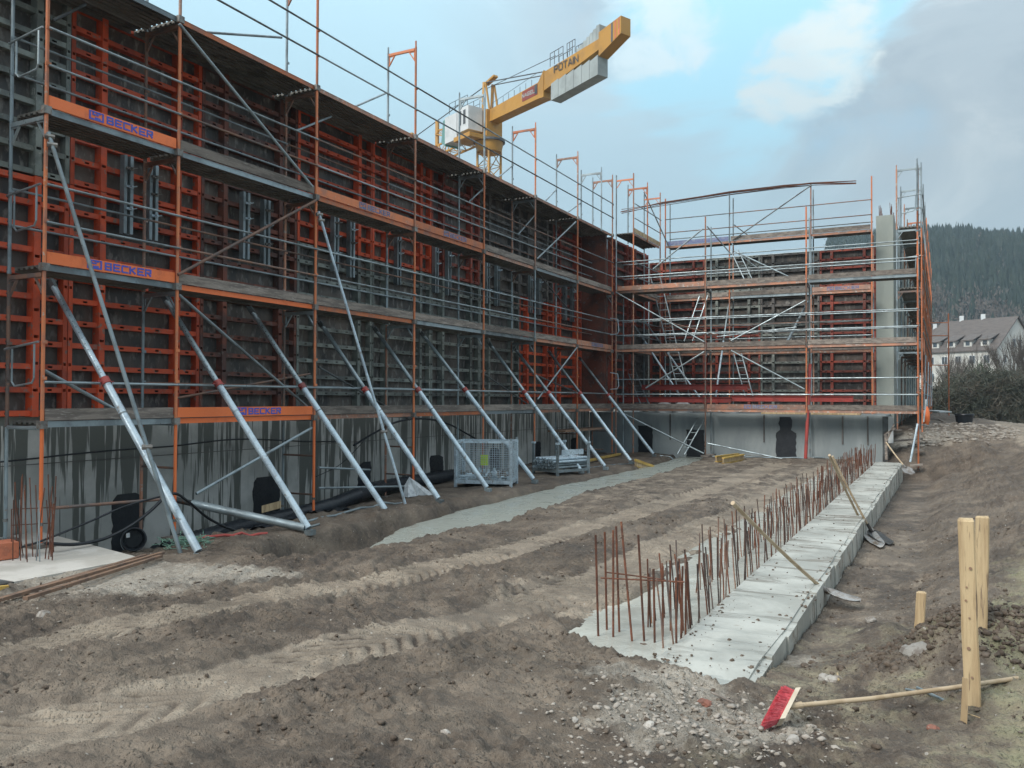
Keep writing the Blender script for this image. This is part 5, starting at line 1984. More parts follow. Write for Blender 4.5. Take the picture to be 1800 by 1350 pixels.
for (a, b) in (((0, 0), (wid, 0)), ((0, dep), (wid, dep)), ((0, 0), (0, dep)), ((wid, 0), (wid, dep))):
    mb = MB()
    P0, P1 = BX(a[0], a[1], 0), BX(b[0], b[1], 0)
    n = int((P1 - P0).length / .05)
    for i in range(1, n):
        q_ = P0.lerp(P1, i / n)
        mb.tube(q_ + Vector((0, 0, .15)), q_ + Vector((0, 0, hei - .03)), .0028, n=4, caps=False)
    for k2 in range(1, 17):
        z = .14 + k2 * (hei - .18) / 17
        mb.tube(P0 + Vector((0, 0, z)), P1 + Vector((0, 0, z)), .0028, n=4, caps=False)
    mb.build('wire_mesh', M['galv_bright'], t)
q_ = BX(wid * .68, dep - .03, 0)
MB().hexa([BX(.66, dep - .03, .42), BX(.84, dep - .03, .42), BX(.84, dep - .02, .42), BX(.66, dep - .02, .42), BX(.66, dep - .03, .66), BX(.84, dep - .03, .66), BX(.84, dep - .02, .66), BX(.66, dep - .02, .66)]).build('label_plate', M['yellow_green'], t)
for i in range(34):
    c = BX(rnd.uniform(.08, wid - .08), rnd.uniform(.08, dep - .08), .16 + rnd.uniform(0, .12))
    d = Vector((rnd.uniform(-1, 1), rnd.uniform(-1, 1), rnd.uniform(-.4, .4))).normalized() * rnd.uniform(.06, .2)
    f_ = tag(MB().tube(c - d, c + d, .024, n=8).tube(c + d - Vector((0, 0, .04)), c + d + Vector((0, 0, .04)), .03, n=8).build('fitting', M['clamp'] if i % 2 else M['galv_bright']), 'loose zinc fitting in the bottom of the steel mesh crate', 'fitting', 'fittings in the mesh crate')

# ---- stacking pallet with tubes
A = on(980, 838, 2, .05)
ex = (on(930, 829, 2, .05) - A)
ex.z = 0
ex.normalize()
ex = Vector((-.94, .34, 0)).normalized()
ey = Vector((-ex.y, ex.x, 0))
if ey.y < 0: ey = -ey
BX = basis_box(A, ex, ey)
wid, dep, hei = .86, 1.15, .80
t = thing('stacking_pallet', 'steel stacking pallet with four posts loaded with zinc tubes, right of the mesh crate', 'pallet', tuple(A))
for (x, y) in ((0, 0), (wid, 0), (0, dep), (wid, dep)):
    MB().beam(BX(x, y, 0), BX(x, y, hei), .06, .06).build('post', M['galv'], t)
    MB().box(tuple(BX(x, y, hei) - Vector((.045, .045, 0))), tuple(BX(x, y, hei) + Vector((.045, .045, .05)))).build('post_cup', M['galv_bright'], t)
for (a, b) in (((0, 0), (wid, 0)), ((0, dep), (wid, dep)), ((0, 0), (0, dep)), ((wid, 0), (wid, dep))):
    MB().beam(BX(a[0], a[1], .13), BX(b[0], b[1], .13), .05, .07).build('rail', M['galv'], t)
for r_ in range(4):
    for c in range(9 - (r_ % 2)):
        x = .09 + c * .083 + (r_ % 2) * .04
        smooth_tubes(tag(MB().tube(BX(x, -.10 + rnd.uniform(-.04, .04), .21 + r_ * .072), BX(x, dep + .1, .21 + r_ * .072), .034, n=10).build('prop_tube', M['galv_bright'] if (r_ == 3 or rnd.random() < .4) else M['galv']),
                     'short zinc tube in the %s row of the stack on the pallet' % ['bottom', 'second', 'third', 'top'][r_], 'tube', '%s row of tubes on the stacking pallet' % ['bottom', 'second', 'third', 'top'][r_]))
MB().hexa([BX(.04, .2, .52), BX(.04, 1.0, .52), BX(.06, 1.0, .52), BX(.06, .2, .52), BX(.04, .2, .66), BX(.04, 1.0, .66), BX(.06, 1.0, .66), BX(.06, .2, .66)]).build('side_plate', M['galv_bright'], t)


# ---- yellow formwork girders on the soil
def girder(a, b, label):
    a, b = Vector(a), Vector(b)
    t = thing('timber_girder', label, 'timber beam', tuple(a), 'yellow timber girders')
    up = Vector((0, 0, 1))
    MB().beam(a + up * .02, b + up * .02, .08, .04).build('bottom_flange', M['wood_yellow'], t)
    MB().beam(a + up * .10, b + up * .10, .028, .12).build('web', M['wood_pale'], t)
    MB().beam(a + up * .18, b + up * .18, .08, .04).build('top_flange', M['wood_yellow'], t)


for (p, q_, lb) in (((-7.88, 22.9), (-7.35, 23.7), 'short yellow timber girder on the soil beside the ninth prop, front one'), ((-7.98, 23.2), (-7.45, 24.0), 'short yellow timber girder behind the front one beside the ninth prop'),
                    ((-5.95, 24.5), (-5.62, 26.0), 'yellow timber girder pointing away on the soil below the middle standard, left one'), ((-5.72, 24.4), (-5.45, 25.9), 'yellow timber girder pointing away on the soil below the middle standard, right one')):
    girder((*p, gz(*p) - .01), (*q_, gz(*q_) - .01), lb)
tag(MB().beam(Vector((-9.25, 21.3, .17)), Vector((-9.6, 26.3, .17)), .12, .06).build('timber_board', M['wood_yellow']), 'long yellow board lying along the foot of the wall right of the pallet', 'board')

# ------------------------------------------------------------------ foreground tools and stakes
def shovel(top, low, tip, label, bm='blade', width=.22):
    top, low, tip = Vector(top), Vector(low), Vector(tip)
    t = thing('shovel', label, 'shovel', tuple(tip), 'shovels by the strip footing')
    n = 7
    pts = [top.lerp(low, i / n) + Vector((0, 0, -.02 * math.sin(math.pi * i / n))) for i in range(n + 1)]
    smooth_tubes(MB().path(pts, [.020, .0185, .0175, .0175, .018, .018, .0175, .016], 10).build('handle', M['wood_handle'], t), 60)
    d = (tip - low).normalized()
    L_ = (tip - low).length
    side = d.cross(Vector((0, 0, 1))).normalized()
    nrm = side.cross(d).normalized()
    soc = low + d * .10
    MB().tube(low - (low - top).normalized() * .16, low + d * .02, .021, .026, n=10).build('socket', M[bm], t)
    vs, fs = [], []
    nu, nv = 8, 7
    for i in range(nu + 1):
        a = i / nu
        w = width / 2 * (min(1, .35 + 4 * a) if a < .16 else 1) * (1 if a < .72 else math.sqrt(max(0.02, 1 - ((a - .72) / .30) ** 2)) * .95 + .05)
        for j in range(nv + 1):
            b = -1 + 2 * j / nv
            z = .035 * (b * b) * (1 - .3 * a) - .018 * math.sin(a * math.pi)
            vs.append(low + d * (L_ * a) + side * (w * b) + nrm * z)
    for i in range(nu):
        for j in range(nv):
            k2 = i * (nv + 1) + j
            fs.append((k2, k2 + 1, k2 + nv + 2, k2 + nv + 1))
    o = MB().add(vs, fs).build('blade', M[bm], t, smooth=True)
    sm = o.modifiers.new('thickness', 'SOLIDIFY')
    sm.thickness = .004
    return t


shovel(on(1288, 884, 1, 7.2), on(1452, 1040, 2, .09), on(1512, 1058, 2, .03), 'wooden handled shovel lying across the concrete strip, nearest one')
g1 = gz(-.83, 11.6)
shovel(on(1458, 800, 1, 12.6), on(1518, 925, 2, -.0), on(1547, 962, 2, -.06), 'wooden handled shovel with a bright blade at mid strip, front of a pair')
shovel(on(1463, 802, 1, 13.3), on(1532, 935, 2, -.02), on(1563, 957, 2, -.06), 'wooden handled shovel with a dark blade at mid strip, behind its twin', 'blade_dark')
shovel(on(1558, 778, 1, 24.6), on(1592, 822, 1, 23.2), on(1601, 834, 1, 22.9), 'shovel leaning on the far end of the concrete strip', width=.26)


def stake(p, h, w, tilt, label, m=M['wood_pale']):
    x, y = p
    z0 = gz(x, y) - .25
    t = thing('stake', label, 'stake', (x, y, z0), 'wooden stakes in the soil')
    b = MB()
    vs, fs = [], []
    H = h + .25
    ns = 8
    for i in range(ns + 1):
        a = i / ns if i < ns else 1.0
        if i == ns - 1: a = .992
        zz = z0 + H * a
        ch = .0 if i < ns else .007
        cx, cy = x + tilt[0] * a, y + tilt[1] * a
        wx, wy = w[0] / 2 - ch, w[1] / 2 - ch
        jit = rnd.uniform(-.0015, .0015)
        c = .008
        ring = [(-wx + c, -wy), (wx - c, -wy), (wx, -wy + c), (wx, wy - c), (wx - c, wy), (-wx + c, wy), (-wx, wy - c), (-wx, -wy + c)]
        for (rx_, ry_) in ring:
            vs.append((cx + rx_ + jit, cy + ry_, zz + (rnd.uniform(-.006, .006) if i == ns else 0)))
    for i in range(ns):
        for j in range(8):
            fs.append((i * 8 + j, i * 8 + (j + 1) % 8, (i + 1) * 8 + (j + 1) % 8, (i + 1) * 8 + j))
    fs.append(tuple(ns * 8 + j for j in range(8)))
    b.add(vs, fs).build('post', m, t)
    return t


s1 = stake((.135, 5.05), .97, (.078, .070), (-.035, -.02), 'tall square wooden stake standing in front at the right')
h2 = hit(1722, 1118)
s2 = stake((h2.x, h2.y), (EYE.z + ray(1722, 921).z * (h2.y / ray(1722, 921).y)) - h2.z, (.075, .065), (.02, .03), 'second tall wooden stake just behind the front one')
h3 = hit(1612, 1112)
s3 = stake((h3.x, h3.y), (EYE.z + ray(1625, 1050).z * (h3.y / ray(1625, 1050).y)) - h3.z, (.075, .06), (.035, .02), 'short wooden peg left of the two tall stakes')
kn = MB()
for (dx, z, r_) in ((.01, 1.12, .008), (-.012, .95, .006), (.0, .70, .009), (.015, .55, .006), (-.008, 1.02, .005), (.004, .86, .005)):
    kn.tube((.135 + dx - .025, 5.05 - .0385 - .018 * (z / 1.2), z), (.135 + dx - .025, 5.05 - .0415 - .018 * (z / 1.2), z), r_, n=8)
kn.build('knots', M['wood_brown'], s1)
# little peg that holds the broom handle
p = on(1692, 1262, 2, .40)
tag(MB().beam((p.x, p.y, gz(p.x, p.y) - .1), (p.x + .015, p.y + .02, gz(p.x, p.y) + .23), .03, .012, up=(0, 1, 0)).build('slat', M['wood_pale']), 'thin pale slat stuck in the soil against the front stake under the broom handle', 'slat')

# broom
hd = on(1388, 1240, 2, .42)
hd.z = gz(hd.x, hd.y) + .10
e1 = on(1800, 1191, 1, 5.35)
t = thing('broom', 'wooden broom with red bristles lying on the soil in the foreground', 'broom', tuple(hd))
end = on(1840, 1186, 1, 5.55)
hdir = (end - hd).normalized()
smooth_tubes(MB().path([hd + hdir * .02, hd.lerp(end, .3) + Vector((0, 0, -.012)), hd.lerp(end, .6) + Vector((0, 0, -.008)), hd.lerp(end, .85), end + hdir * .12], .0125, 10).build('handle', M['wood_handle'], t), 60)
# head block: long axis seen foreshortened from lower left to upper right
la = (on(1412, 1222, 2, .42) - on(1372, 1262, 2, .42))
la.z = 0
la = (Vector((Rv.x, Rv.y, 0)) * .17 + Vector((Fv.x, Fv.y, 0)) * .20 + Vector((0, 0, .13))).normalized()
nn = la.cross(hdir).normalized()
HL = .23
c0 = hd
P = []
for s_ in (-.5, .5):
    for tt in (-.5, .5):
        pass
def hb(lx, ly, lz): return c0 + la * lx + hdir * ly + nn * lz
MB().hexa([hb(-HL / 2, -.022, -.035), hb(HL / 2, -.022, -.035), hb(HL / 2, .008, -.035), hb(-HL / 2, .008, -.035), hb(-HL / 2, -.022, .035), hb(HL / 2, -.022, .035), hb(HL / 2, .008, .035), hb(-HL / 2, .008, .035)]).build('head_block', M['wood_white'], t)
br = MB()
for i in range(1300):
    lx, lz = rnd.uniform(-HL / 2 + .01, HL / 2 - .01), rnd.uniform(-.026, .026)
    a = hb(lx, -.020, lz)
    fl = rnd.uniform(.070, .10)
    b = hb(lx * 1.16 + rnd.uniform(-.02, .02), -.020 - fl, lz * 2.2 + rnd.uniform(-.018, .018))
    br.tube(a, b, .0022, .0017, n=3, caps=False)
br.build('bristles', M['bristle'], t)
MB().tube(hd + hdir * .0, hd + hdir * .07, .017, n=10).build('socket', M['wood_handle'], t)

# small sticks and rods
for (u0, v0, u1, v1, m, r_, lb) in ((1592, 1205, 1638, 1222, 'galv', .006, 'thin metal rod lying on the soil, left of the front stake'), (1612, 1210, 1662, 1238, 'galv', .008, 'thicker metal rod lying beside the thin one'), (1640, 1215, 1690, 1228, 'wood_grey', .007, 'short grey stick touching the front stake'),
                                    (1472, 1150, 1474, 1165, 'wood_pale', .006, 'tiny pale stick standing in the path'), (1250, 1200, 1290, 1222, 'wood_grey', .006, 'short grey stick beside the near tip of the concrete strip'), (1650, 752, 1740, 793, 'wood_grey', .03, 'long grey pole lying down the far bank'),
                                    (1700, 1265, 1722, 1285, 'wood_pale', .003, 'dry straw stalk at the foot of the front stake')):
    zz = .4 if v0 > 1100 else .6
    if v0 > 1100:
        a, b = on(u0, v0, 2, .36), on(u1, v1, 2, .36)
    else:
        a, b = on(u0, v0, 1, 36), on(u1, v1, 1, 27.5)
    a.z, b.z = gz(a.x, a.y) + r_ + .01, gz(b.x, b.y) + r_ + .01
    tag(MB().tube(a, b, r_, n=7).build('rod' if 'rod' in lb else 'stick' if 'stick' in lb else 'pole' if 'pole' in lb else 'straw', M[m]), lb, 'rod' if 'rod' in lb else 'stick')
# pit boards and planks behind the right standard
for (u0, v0, u1, v1, y, lb) in ((1562, 776, 1622, 771, 28.3, 'plank edge over the dark pit under the right standard'), (1600, 818, 1622, 817, 26.6, 'square sole board under the right standard')):
    a, b = on(u0, v0, 1, y), on(u1, v1, 1, y)
    tag(MB().beam(a, b, .3, .05).build('plank', M['wood_grey']), lb, 'plank')
tag(MB().beam(on(1637, 722, 1, 38), on(1662, 724, 1, 37), .5, .05).build('white_panel', M['white']), 'white panel lying flat on top of the far bank', 'panel')
tag(lump((on(1628, 700, 1, 31.5).x, 31.5, gz(-.2, 31.5) + .3), .12, .1, .36, 5, 2, .15, 'orange_rag', M['orange_new']), 'orange cloth hanging at the foot of the outer scaffold', 'cloth')
tag(MB().tube(on(1623, 742, 1, 30.2), on(1628, 702, 1, 30.4), .03, n=8).build('roll', M['white']), 'white roll leaning on the orange cloth', 'roll')
# crossed timbers at the end of the base wall
for (u0, v0, u1, v1, m, lb) in ((1556, 780, 1572, 745, 'wood_grey', 'grey timber leaning left at the end of the base wall'), (1554, 765, 1574, 752, 'wood_grey', 'grey timber crossing the leaning one at the end of the base wall'), (1558, 808, 1557, 765, 'wood_grey', 'upright grey timber at the far end of the concrete strip')):
    tag(MB().beam(on(u0, v0, 1, 27.3), on(u1, v1, 1, 27.3), .07, .05).build('timber', M[m]), lb, 'timber')

# ------------------------------------------------------------------ stones, clods, pebbles
def scatter(name, n, region, size, m, seed, flat=.7, dens=None, lvl=1):
    rs = np.random.RandomState(seed)
    x = rs.uniform(region[0], region[1], n * 3)
    y = rs.uniform(0, 1, n * 3) ** 1.35 * (region[3] - region[2]) + region[2]
    zg, tr = ground(x, y)
    keep = rs.uniform(0, 1, n * 3) < (dens(x, y, tr) if dens else 1)
    keep &= ~((x > -1.82) & (x < -1.03) & (y > 5.3)) & ~((x < -8.35) & (y < 7.2)) & ~((x < -11.1)) & ~((x > -2.5) & (x < -1.7) & (y > 5.6)) & ~((x > -8.3) & (x < -7.1) & (y > 9.3))
    x, y, zg = x[keep][:n], y[keep][:n], zg[keep][:n]
    protos = [lump((0, 0, 0), 1, 1, 1, seed + 100 + k2, lvl, .62, None) for k2 in range(14)]
    V, Fc, off = [], [], 0
    for i in range(len(x)):
        v, f = protos[i % 14]
        v = np.asarray(v)
        s_ = size[0] + (size[1] - size[0]) * rs.uniform(0, 1) ** 3.5
        a = rs.uniform(0, 6.28)
        c, s__ = math.cos(a), math.sin(a)
        w = v * np.array([s_, s_ * rs.uniform(.6, 1), s_ * flat * rs.uniform(.6, 1)])
        w = np.stack([w[:, 0] * c - w[:, 1] * s__, w[:, 0] * s__ + w[:, 1] * c, w[:, 2]], 1)
        V.append(w + np.array([x[i], y[i], zg[i] + s_ * flat * .05]))
        Fc.append(np.asarray(f) + off)
        off += len(v)
    V, Fc = np.concatenate(V), np.concatenate(Fc)
    me = bpy.data.meshes.new(name)
    me.vertices.add(len(V))
    me.vertices.foreach_set('co', V.ravel())
    me.loops.add(Fc.size)
    me.loops.foreach_set('vertex_index', Fc.ravel().astype(np.int32))
    me.polygons.add(len(Fc))
    me.polygons.foreach_set('loop_start', np.arange(0, Fc.size, 3))
    me.polygons.foreach_set('loop_total', np.full(len(Fc), 3))
    me.update()
    me.materials.append(m)
    o = bpy.data.objects.new(name, me)
    place(o, None, (0, 0, 0))
    return o


o = scatter('soil_clods', 8000, (-8.3, 1.4, 2.2, 15), (.003, .022), M['clod'], 3, .75, lambda x, y, tr: np.clip(1.1 - tr * 1.1, 0.02, 1) * np.clip(fbm(x * 1.6, y * 1.6, 3, 60) * 4 + .35, .02, 1))
tag(o, 'loose lumps of dark soil churned up beside the wheel tracks', 'soil', kind='stuff')
o = scatter('pebbles', 2200, (-8.3, 1.4, 2.2, 16), (.003, .014), M['pebble'], 9, .7, lambda x, y, tr: np.clip(.12 + 1.4 * np.exp(-((x + 1.1) ** 2 / .8 + (y - 4.3) ** 2 / .7)) + .5 * (x > -.3) + .25 * (x < -7), 0, 1))
tag(o, 'small pale pebbles strewn over the mud', 'pebbles', kind='stuff')
o = scatter('rubble_chips', 2000, (-2.0, -.35, 3.4, 5.4), (.004, .024), M['pebble'], 19, .6, lambda x, y, tr: np.exp(-((x + 1.12) ** 2 / .32 + (y - 4.35) ** 2 / .34)))
tag(o, 'heap of pale concrete crumbs in front of the strip footing', 'rubble', kind='stuff')
o = scatter('clod_heap', 3200, (-.9, .95, 5.6, 7.1), (.006, .034), M['clod'], 23, .8, lambda x, y, tr: np.exp(-((x - .2) ** 2 / .35 + (y - 6.25) ** 2 / .22)))
tag(o, 'heap of soil clods behind the front stake', 'soil', kind='stuff')
o = scatter('bank_rubble', 900, (-1.5, 2.0, 28.2, 33), (.03, .12), M['pebble'], 29, .5, lambda x, y, tr: np.full(np.shape(x), .6))
tag(o, 'broken rubble on the bank behind the right standard', 'rubble', kind='stuff')
V_, F_, o_ = [], [], 0
for i in range(420):
    v_, f_ = lump((0, 0, 0), 1, 1, .7, 500 + i % 9, 1, .5, None)
    x_ = rnd.choice([rnd.uniform(-1.75, -1.08), rnd.gauss(-1.14, .05), rnd.gauss(-1.7, .06)])
    y_ = 5.6 + 20 * rnd.random() ** 1.8
    r_ = .004 + .014 * rnd.random() ** 3
    V_ += (np.asarray(v_) * r_ + np.array([x_, y_, .206 if x_ < -1.12 else .198])).tolist()
    F_ += [tuple(k2 + o_ for k2 in f) for f in f_]
    o_ += len(v_)
me_ = bpy.data.meshes.new('mud_crumbs')
me_.from_pydata(V_, [], F_)
me_.materials.append(M['clod'])
tag(place(bpy.data.objects.new('mud_crumbs', me_), None, (0, 0, 0)), 'crumbs of mud fallen on the new concrete strip', 'mud', kind='stuff')
for (u, v, s_, lb) in ((1622, 1160, .115, 'big grey brown boulder on the soil heap behind the front stake'), (1465, 1200, .05, 'pale stone left of the soil heap'), (720, 1312, .035, 'round pale stone at the bottom, left of the rubble'), (1450, 1195, .04, 'small stone beside the dark clod left of the heap'),
                       (1010, 1268, .022, 'small dark stone in the churned mud at the bottom centre'), (783, 1292, .03, 'flat white stone in the mud at the bottom'), (1775, 1205, .045, 'pale stone right of the front stake'), (1530, 1093, .05, 'pale stone on the path between strip and heap'),
                       (1395, 1305, .035, 'white chip of concrete right of the broom head'), (1142, 1278, .028, 'white stone below the tip of the concrete strip'), (1640, 1285, .03, 'reddish stone left of the thin slat'), (1238, 1240, .04, 'dark red brick piece below the strip tip'), (75, 1085, .06, 'pale angular stone near the slab at the left')):
    p = on(u, v, 2, .36 if u > 900 else .25)
    for _ in range(4): p = on(u, v, 2, gz(p.x, p.y))
    o = lump((p.x, p.y, p.z + s_ * .3), s_, s_ * .85, s_ * .68, int(u + v), 2, .28, 'stone', M['brick_old'] if 'red' in lb else M['stone'])
    tag(o, lb, 'stone', 'loose stones in the foreground')

# ------------------------------------------------------------------ tower crane
def lattice(P0, P1, w0, w1, n, r, name, parent, m, up=Vector((0, 0, 1)), tri=False):
    """square lattice boom: four chords and zigzag lacing"""
    P0, P1 = Vector(P0), Vector(P1)
    d = (P1 - P0).normalized()
    x = d.cross(up)
    x = x.normalized() if x.length > .01 else Vector((math.cos(.5), math.sin(.5), 0))
    y = x.cross(d).normalized()
    cs = [(-1, -1), (1, -1), (1, 1), (-1, 1)] if not tri else [(-1, -1), (1, -1), (0, 1)]
    def pt(k2, c):
        t_ = k2 / n
        w = w0 + (w1 - w0) * t_
        return P0.lerp(P1, t_) + x * (c[0] * w / 2) + y * (c[1] * w / 2)
    for c in cs:
        MB().beam(pt(0, c), pt(n, c), r * 2.2, r * 2.2).build('chord', m, parent)
    lc = MB()
    for k2 in range(n):
        for i in range(len(cs)):
            a, b = cs[i], cs[(i + 1) % len(cs)]
            if k2 % 2: a, b = b, a
            lc.tube(pt(k2, a), pt(k2 + 1, b), r * .62, n=5, caps=False)
            lc.tube(pt(k2, a), pt(k2, b), r * .5, n=5, caps=False)
    tag(lc.build('lacing', m, parent), kind='stuff')


CR = thing('tower_crane', 'yellow tower crane behind the long scaffold, ballast arm raised over the sky', 'crane', (-37.7, 67.8, 0))
mast = Vector((-37.7, 67.8, 0))
lattice(mast, mast + Vector((0, 0, 25.2)), 1.55, 1.55, 17, .075, 'mast', CR, M['crane'], up=Vector((.3, .95, 0)))
smooth_tubes(MB().tube(mast + Vector((0, 0, 25.0)), mast + Vector((0, 0, 25.9)), 1.15, 1.35, n=24).build('slewing_ring', M['crane'], CR))
MB().tube(mast + Vector((0, 0, 25.9)), mast + Vector((0, 0, 26.1)), 1.5, n=24).build('ring_plate', M['crane_dark'], CR)
cj = Vector((16.1, -7.4, 0))
cjl = cj.length
cjd = cj.normalized()
cs = Vector((-cjd.y, cjd.x, 0))
if cs.y > 0: cs = -cs      # towards the camera
def C_(t_, s_, z):
    t_ = t_ * .82
    return mast + cjd * t_ + cs * s_ + Vector((0, 0, z + max(t_, 0) * .062))
def cbox(t0, t1, s0, s1, za0, za1, zb0, zb1):
    return MB().hexa([C_(t0, s0, za0), C_(t1, s0, zb0), C_(t1, s1, zb0), C_(t0, s1, za0), C_(t0, s0, za1), C_(t1, s0, zb1), C_(t1, s1, zb1), C_(t0, s1, za1)])
cbox(-1.0, 1.0, -.9, .9, 26.1, 28.7, 26.1, 28.7).build('turret', M['crane'], CR)
cbox(.9, 9.5, -.55, .55, 27.6, 28.7, 27.3, 28.7).build('counter_jib', M['crane'], CR)
cbox(9.5, 10.4, -.55, .55, 27.3, 28.7, 27.2, 29.5).build('jib_step', M['crane'], CR)
cbox(10.4, 18.6, -.5, .5, 27.75, 29.35, 28.65, 29.5).build('counter_jib_end', M['crane'], CR)
cbox(18.6, 21.6, -.52, .52, 28.1, 30.0, 28.95, 30.3).build('winch_housing', M['crane'], CR)
for t_ in (19.9, 20.35, 20.8):
    cbox(t_ + .4, t_ + .62, .51, .535, 28.62 + (t_ - 19.9) * .28, 30.13 + (t_ - 19.9) * .1, 28.68 + (t_ - 19.9) * .28, 30.15 + (t_ - 19.9) * .1).build('warning_stripe', M['crane_dark'] if t_ < 20 else M['orange'], CR)
# ballast slabs hanging below and stacked above
for i in range(6):
    t0 = 11.6 + i * 1.16
    cbox(t0, t0 + 1.12, -.55, .55, 26.55 + .02 * i, 27.95 + .02 * i, 26.57 + .02 * i, 28.1 + .03 * i).build('ballast_slab', M['crane_grey'], CR)
for i in range(7):
    t0 = 15.3 + i * .47
    cbox(t0, t0 + .44, -.4, .4, 29.5, 29.75 + .16 * i, 29.5, 29.75 + .16 * i).build('upper_ballast_slab', M['crane_grey'], CR)
# service platform rails
for (t0, t1, z) in ((11.4, 13.4, 29.5), (14.0, 15.2, 29.5)):
    b = MB()
    for tt in np.linspace(t0, t1, 4):
        b.tube(C_(tt, .5, z), C_(tt, .5, z + 1.1), .03, n=5)
        b.tube(C_(tt, -.5, z), C_(tt, -.5, z + 1.1), .03, n=5)
    for zz in (.55, 1.1):
        b.tube(C_(t0, .5, z + zz), C_(t1, .5, z + zz), .03, n=5)
        b.tube(C_(t0, -.5, z + zz), C_(t1, -.5, z + zz), .03, n=5)
    b.build('platform_rail', M['crane_dark'], CR)
qc = qbasis(cjd, Vector((0, 0, 1)), cjd.cross(Vector((0, 0, 1))))
o = lettering('POTAIN', .62, M['crane_dark'], CR, C_(13.9, .56, 28.95), qc)
cbox(6.9, 9.45, .555, .575, 27.75, 28.62, 27.70, 28.62).build('name_board', M['red_text'], CR)
lettering('NAGEL', .36, M['crane_grey'], CR, C_(7.95, .585, 28.18), qc)
MB().hexa([C_(9.0, .58, 27.8), C_(9.42, .58, 27.8), C_(9.42, .59, 27.8), C_(9.0, .59, 27.8), C_(9.0, .58, 28.6), C_(9.42, .58, 28.6), C_(9.42, .59, 28.6), C_(9.0, .59, 28.6)]).build('emblem', M['crane_dark'], CR)
# head frame with tie rods
for s_ in (-.5, .5):
    MB().beam(C_(-.4, s_, 28.6), C_(-.2, s_, 31.6), .22, .22).build('head_post', M['crane'], CR)
    MB().beam(C_(.9, s_, 28.6), C_(.1, s_, 31.5), .14, .14).build('head_post', M['crane'], CR)
    MB().tube(C_(.1, s_, 31.5), C_(10.0, s_ * .8, 29.5), .05, n=6).build('tie_rod', M['crane_dark'], CR)
MB().beam(C_(-.6, 0, 31.6), C_(1.2, 0, 31.9), .5, .18).build('head_beam', M['crane'], CR)
MB().tube(C_(.1, .3, 31.0), C_(12.0, .3, 30.3), .03, n=6).build('tie_rod', M['crane_dark'], CR)
for k2 in range(8):
    MB().tube(C_(1.4 + k2, .5, 28.7), C_(1.4 + k2, .5, 29.25 + .0 * k2), .025, n=5).build('rail_post', M['crane_dark'], CR)
MB().tube(C_(1.4, .5, 29.2), C_(9.2, .5, 29.6), .02, n=5).build('hand_line', M['crane_dark'], CR)
# cab and switch cabinet beside the turret, towards the camera
cabd = (-cjd)
def K(a, b, z): return mast + cabd * a + cs * b + Vector((0, 0, z))
MB().hexa([K(-.3, 1.0, 26.7), K(1.5, 1.0, 26.7), K(1.5, 2.6, 26.7), K(-.3, 2.6, 26.7), K(-.3, 1.0, 28.9), K(1.5, 1.0, 28.9), K(1.5, 2.6, 28.9), K(-.3, 2.6, 28.9)]).build('switch_cabinet', M['white'], CR)
cab = MB().hexa([K(1.6, 1.0, 26.2), K(3.6, 1.0, 26.2), K(3.6, 2.6, 26.2), K(1.6, 2.6, 26.2), K(1.6, 1.0, 28.7), K(3.6, 1.0, 28.7), K(3.6, 2.6, 28.7), K(1.6, 2.6, 28.7)]).build('cab', M['white'], CR)
MB().hexa([K(3.61, 1.05, 26.0), K(4.3, 1.05, 26.5), K(4.3, 2.55, 26.5), K(3.61, 2.55, 26.0), K(3.61, 1.05, 28.6), K(4.0, 1.05, 28.5), K(4.0, 2.55, 28.5), K(3.61, 2.55, 28.6)]).build('windscreen', M['glass'], cab)
for dx in (.15, .85):
    MB().hexa([K(dx, 2.61, 27.3), K(dx + .35, 2.61, 27.3), K(dx + .35, 2.63, 27.3), K(dx, 2.63, 27.3), K(dx, 2.61, 28.6), K(dx + .35, 2.61, 28.6), K(dx + .35, 2.63, 28.6), K(dx, 2.63, 28.6)]).build('vent_slot', M['crane_dark'], CR)
MB().hexa([K(-.8, .9, 25.9), K(1.8, .9, 25.9), K(1.8, 2.8, 25.9), K(-.8, 2.8, 25.9), K(-.8, .9, 26.3), K(1.8, .9, 26.3), K(1.8, 2.8, 26.3), K(-.8, 2.8, 26.3)]).build('cab_platform', M['crane'], CR)
b = MB()
for a_ in (0, 1.0, 2.0, 3.0):
    b.tube(K(a_, 1.1, 28.9), K(a_, 1.1, 29.9), .03, n=5)
    b.tube(K(a_, 2.5, 28.9), K(a_, 2.5, 29.9), .03, n=5)
for zz in (29.4, 29.9):
    b.tube(K(0, 2.5, zz), K(3, 2.5, zz), .025, n=5)
    b.tube(K(0, 1.1, zz), K(3, 1.1, zz), .025, n=5)
b.build('roof_rail', M['crane_dark'], CR)
# front jib
j0, j1 = mast - cjd * 1.0 + Vector((0, 0, 27.3)), mast - cjd * 34 + Vector((0, 0, 26.6))
lattice(j0 + Vector((0, 0, 0)), j1, 1.5, 1.1, 26, .07, 'jib', CR, M['crane'], tri=True)
for t_ in (9.0, 14.0):
    a = mast - cjd * t_ + Vector((0, 0, 27.8))
    MB().beam(a, a + Vector((0, 0, 2.6)), .3, .3).build('jib_post', M['crane'], CR)
MB().tube(mast + Vector((0, 0, 31.6)), mast - cjd * 9.0 + Vector((0, 0, 30.4)), .05, n=6).build('tie_rod', M['crane_dark'], CR)
MB().tube(mast - cjd * 9.0 + Vector((0, 0, 30.4)), mast - cjd * 30 + Vector((0, 0, 27.5)), .05, n=6).build('tie_rod', M['crane_dark'], CR)
lattice(mast - cjd * 4 + Vector((0, 0, 28.0)), mast - cjd * 9 + Vector((0, 0, 29.2)), 1.6, .4, 5, .05, 'fan', CR, M['crane'], tri=True)

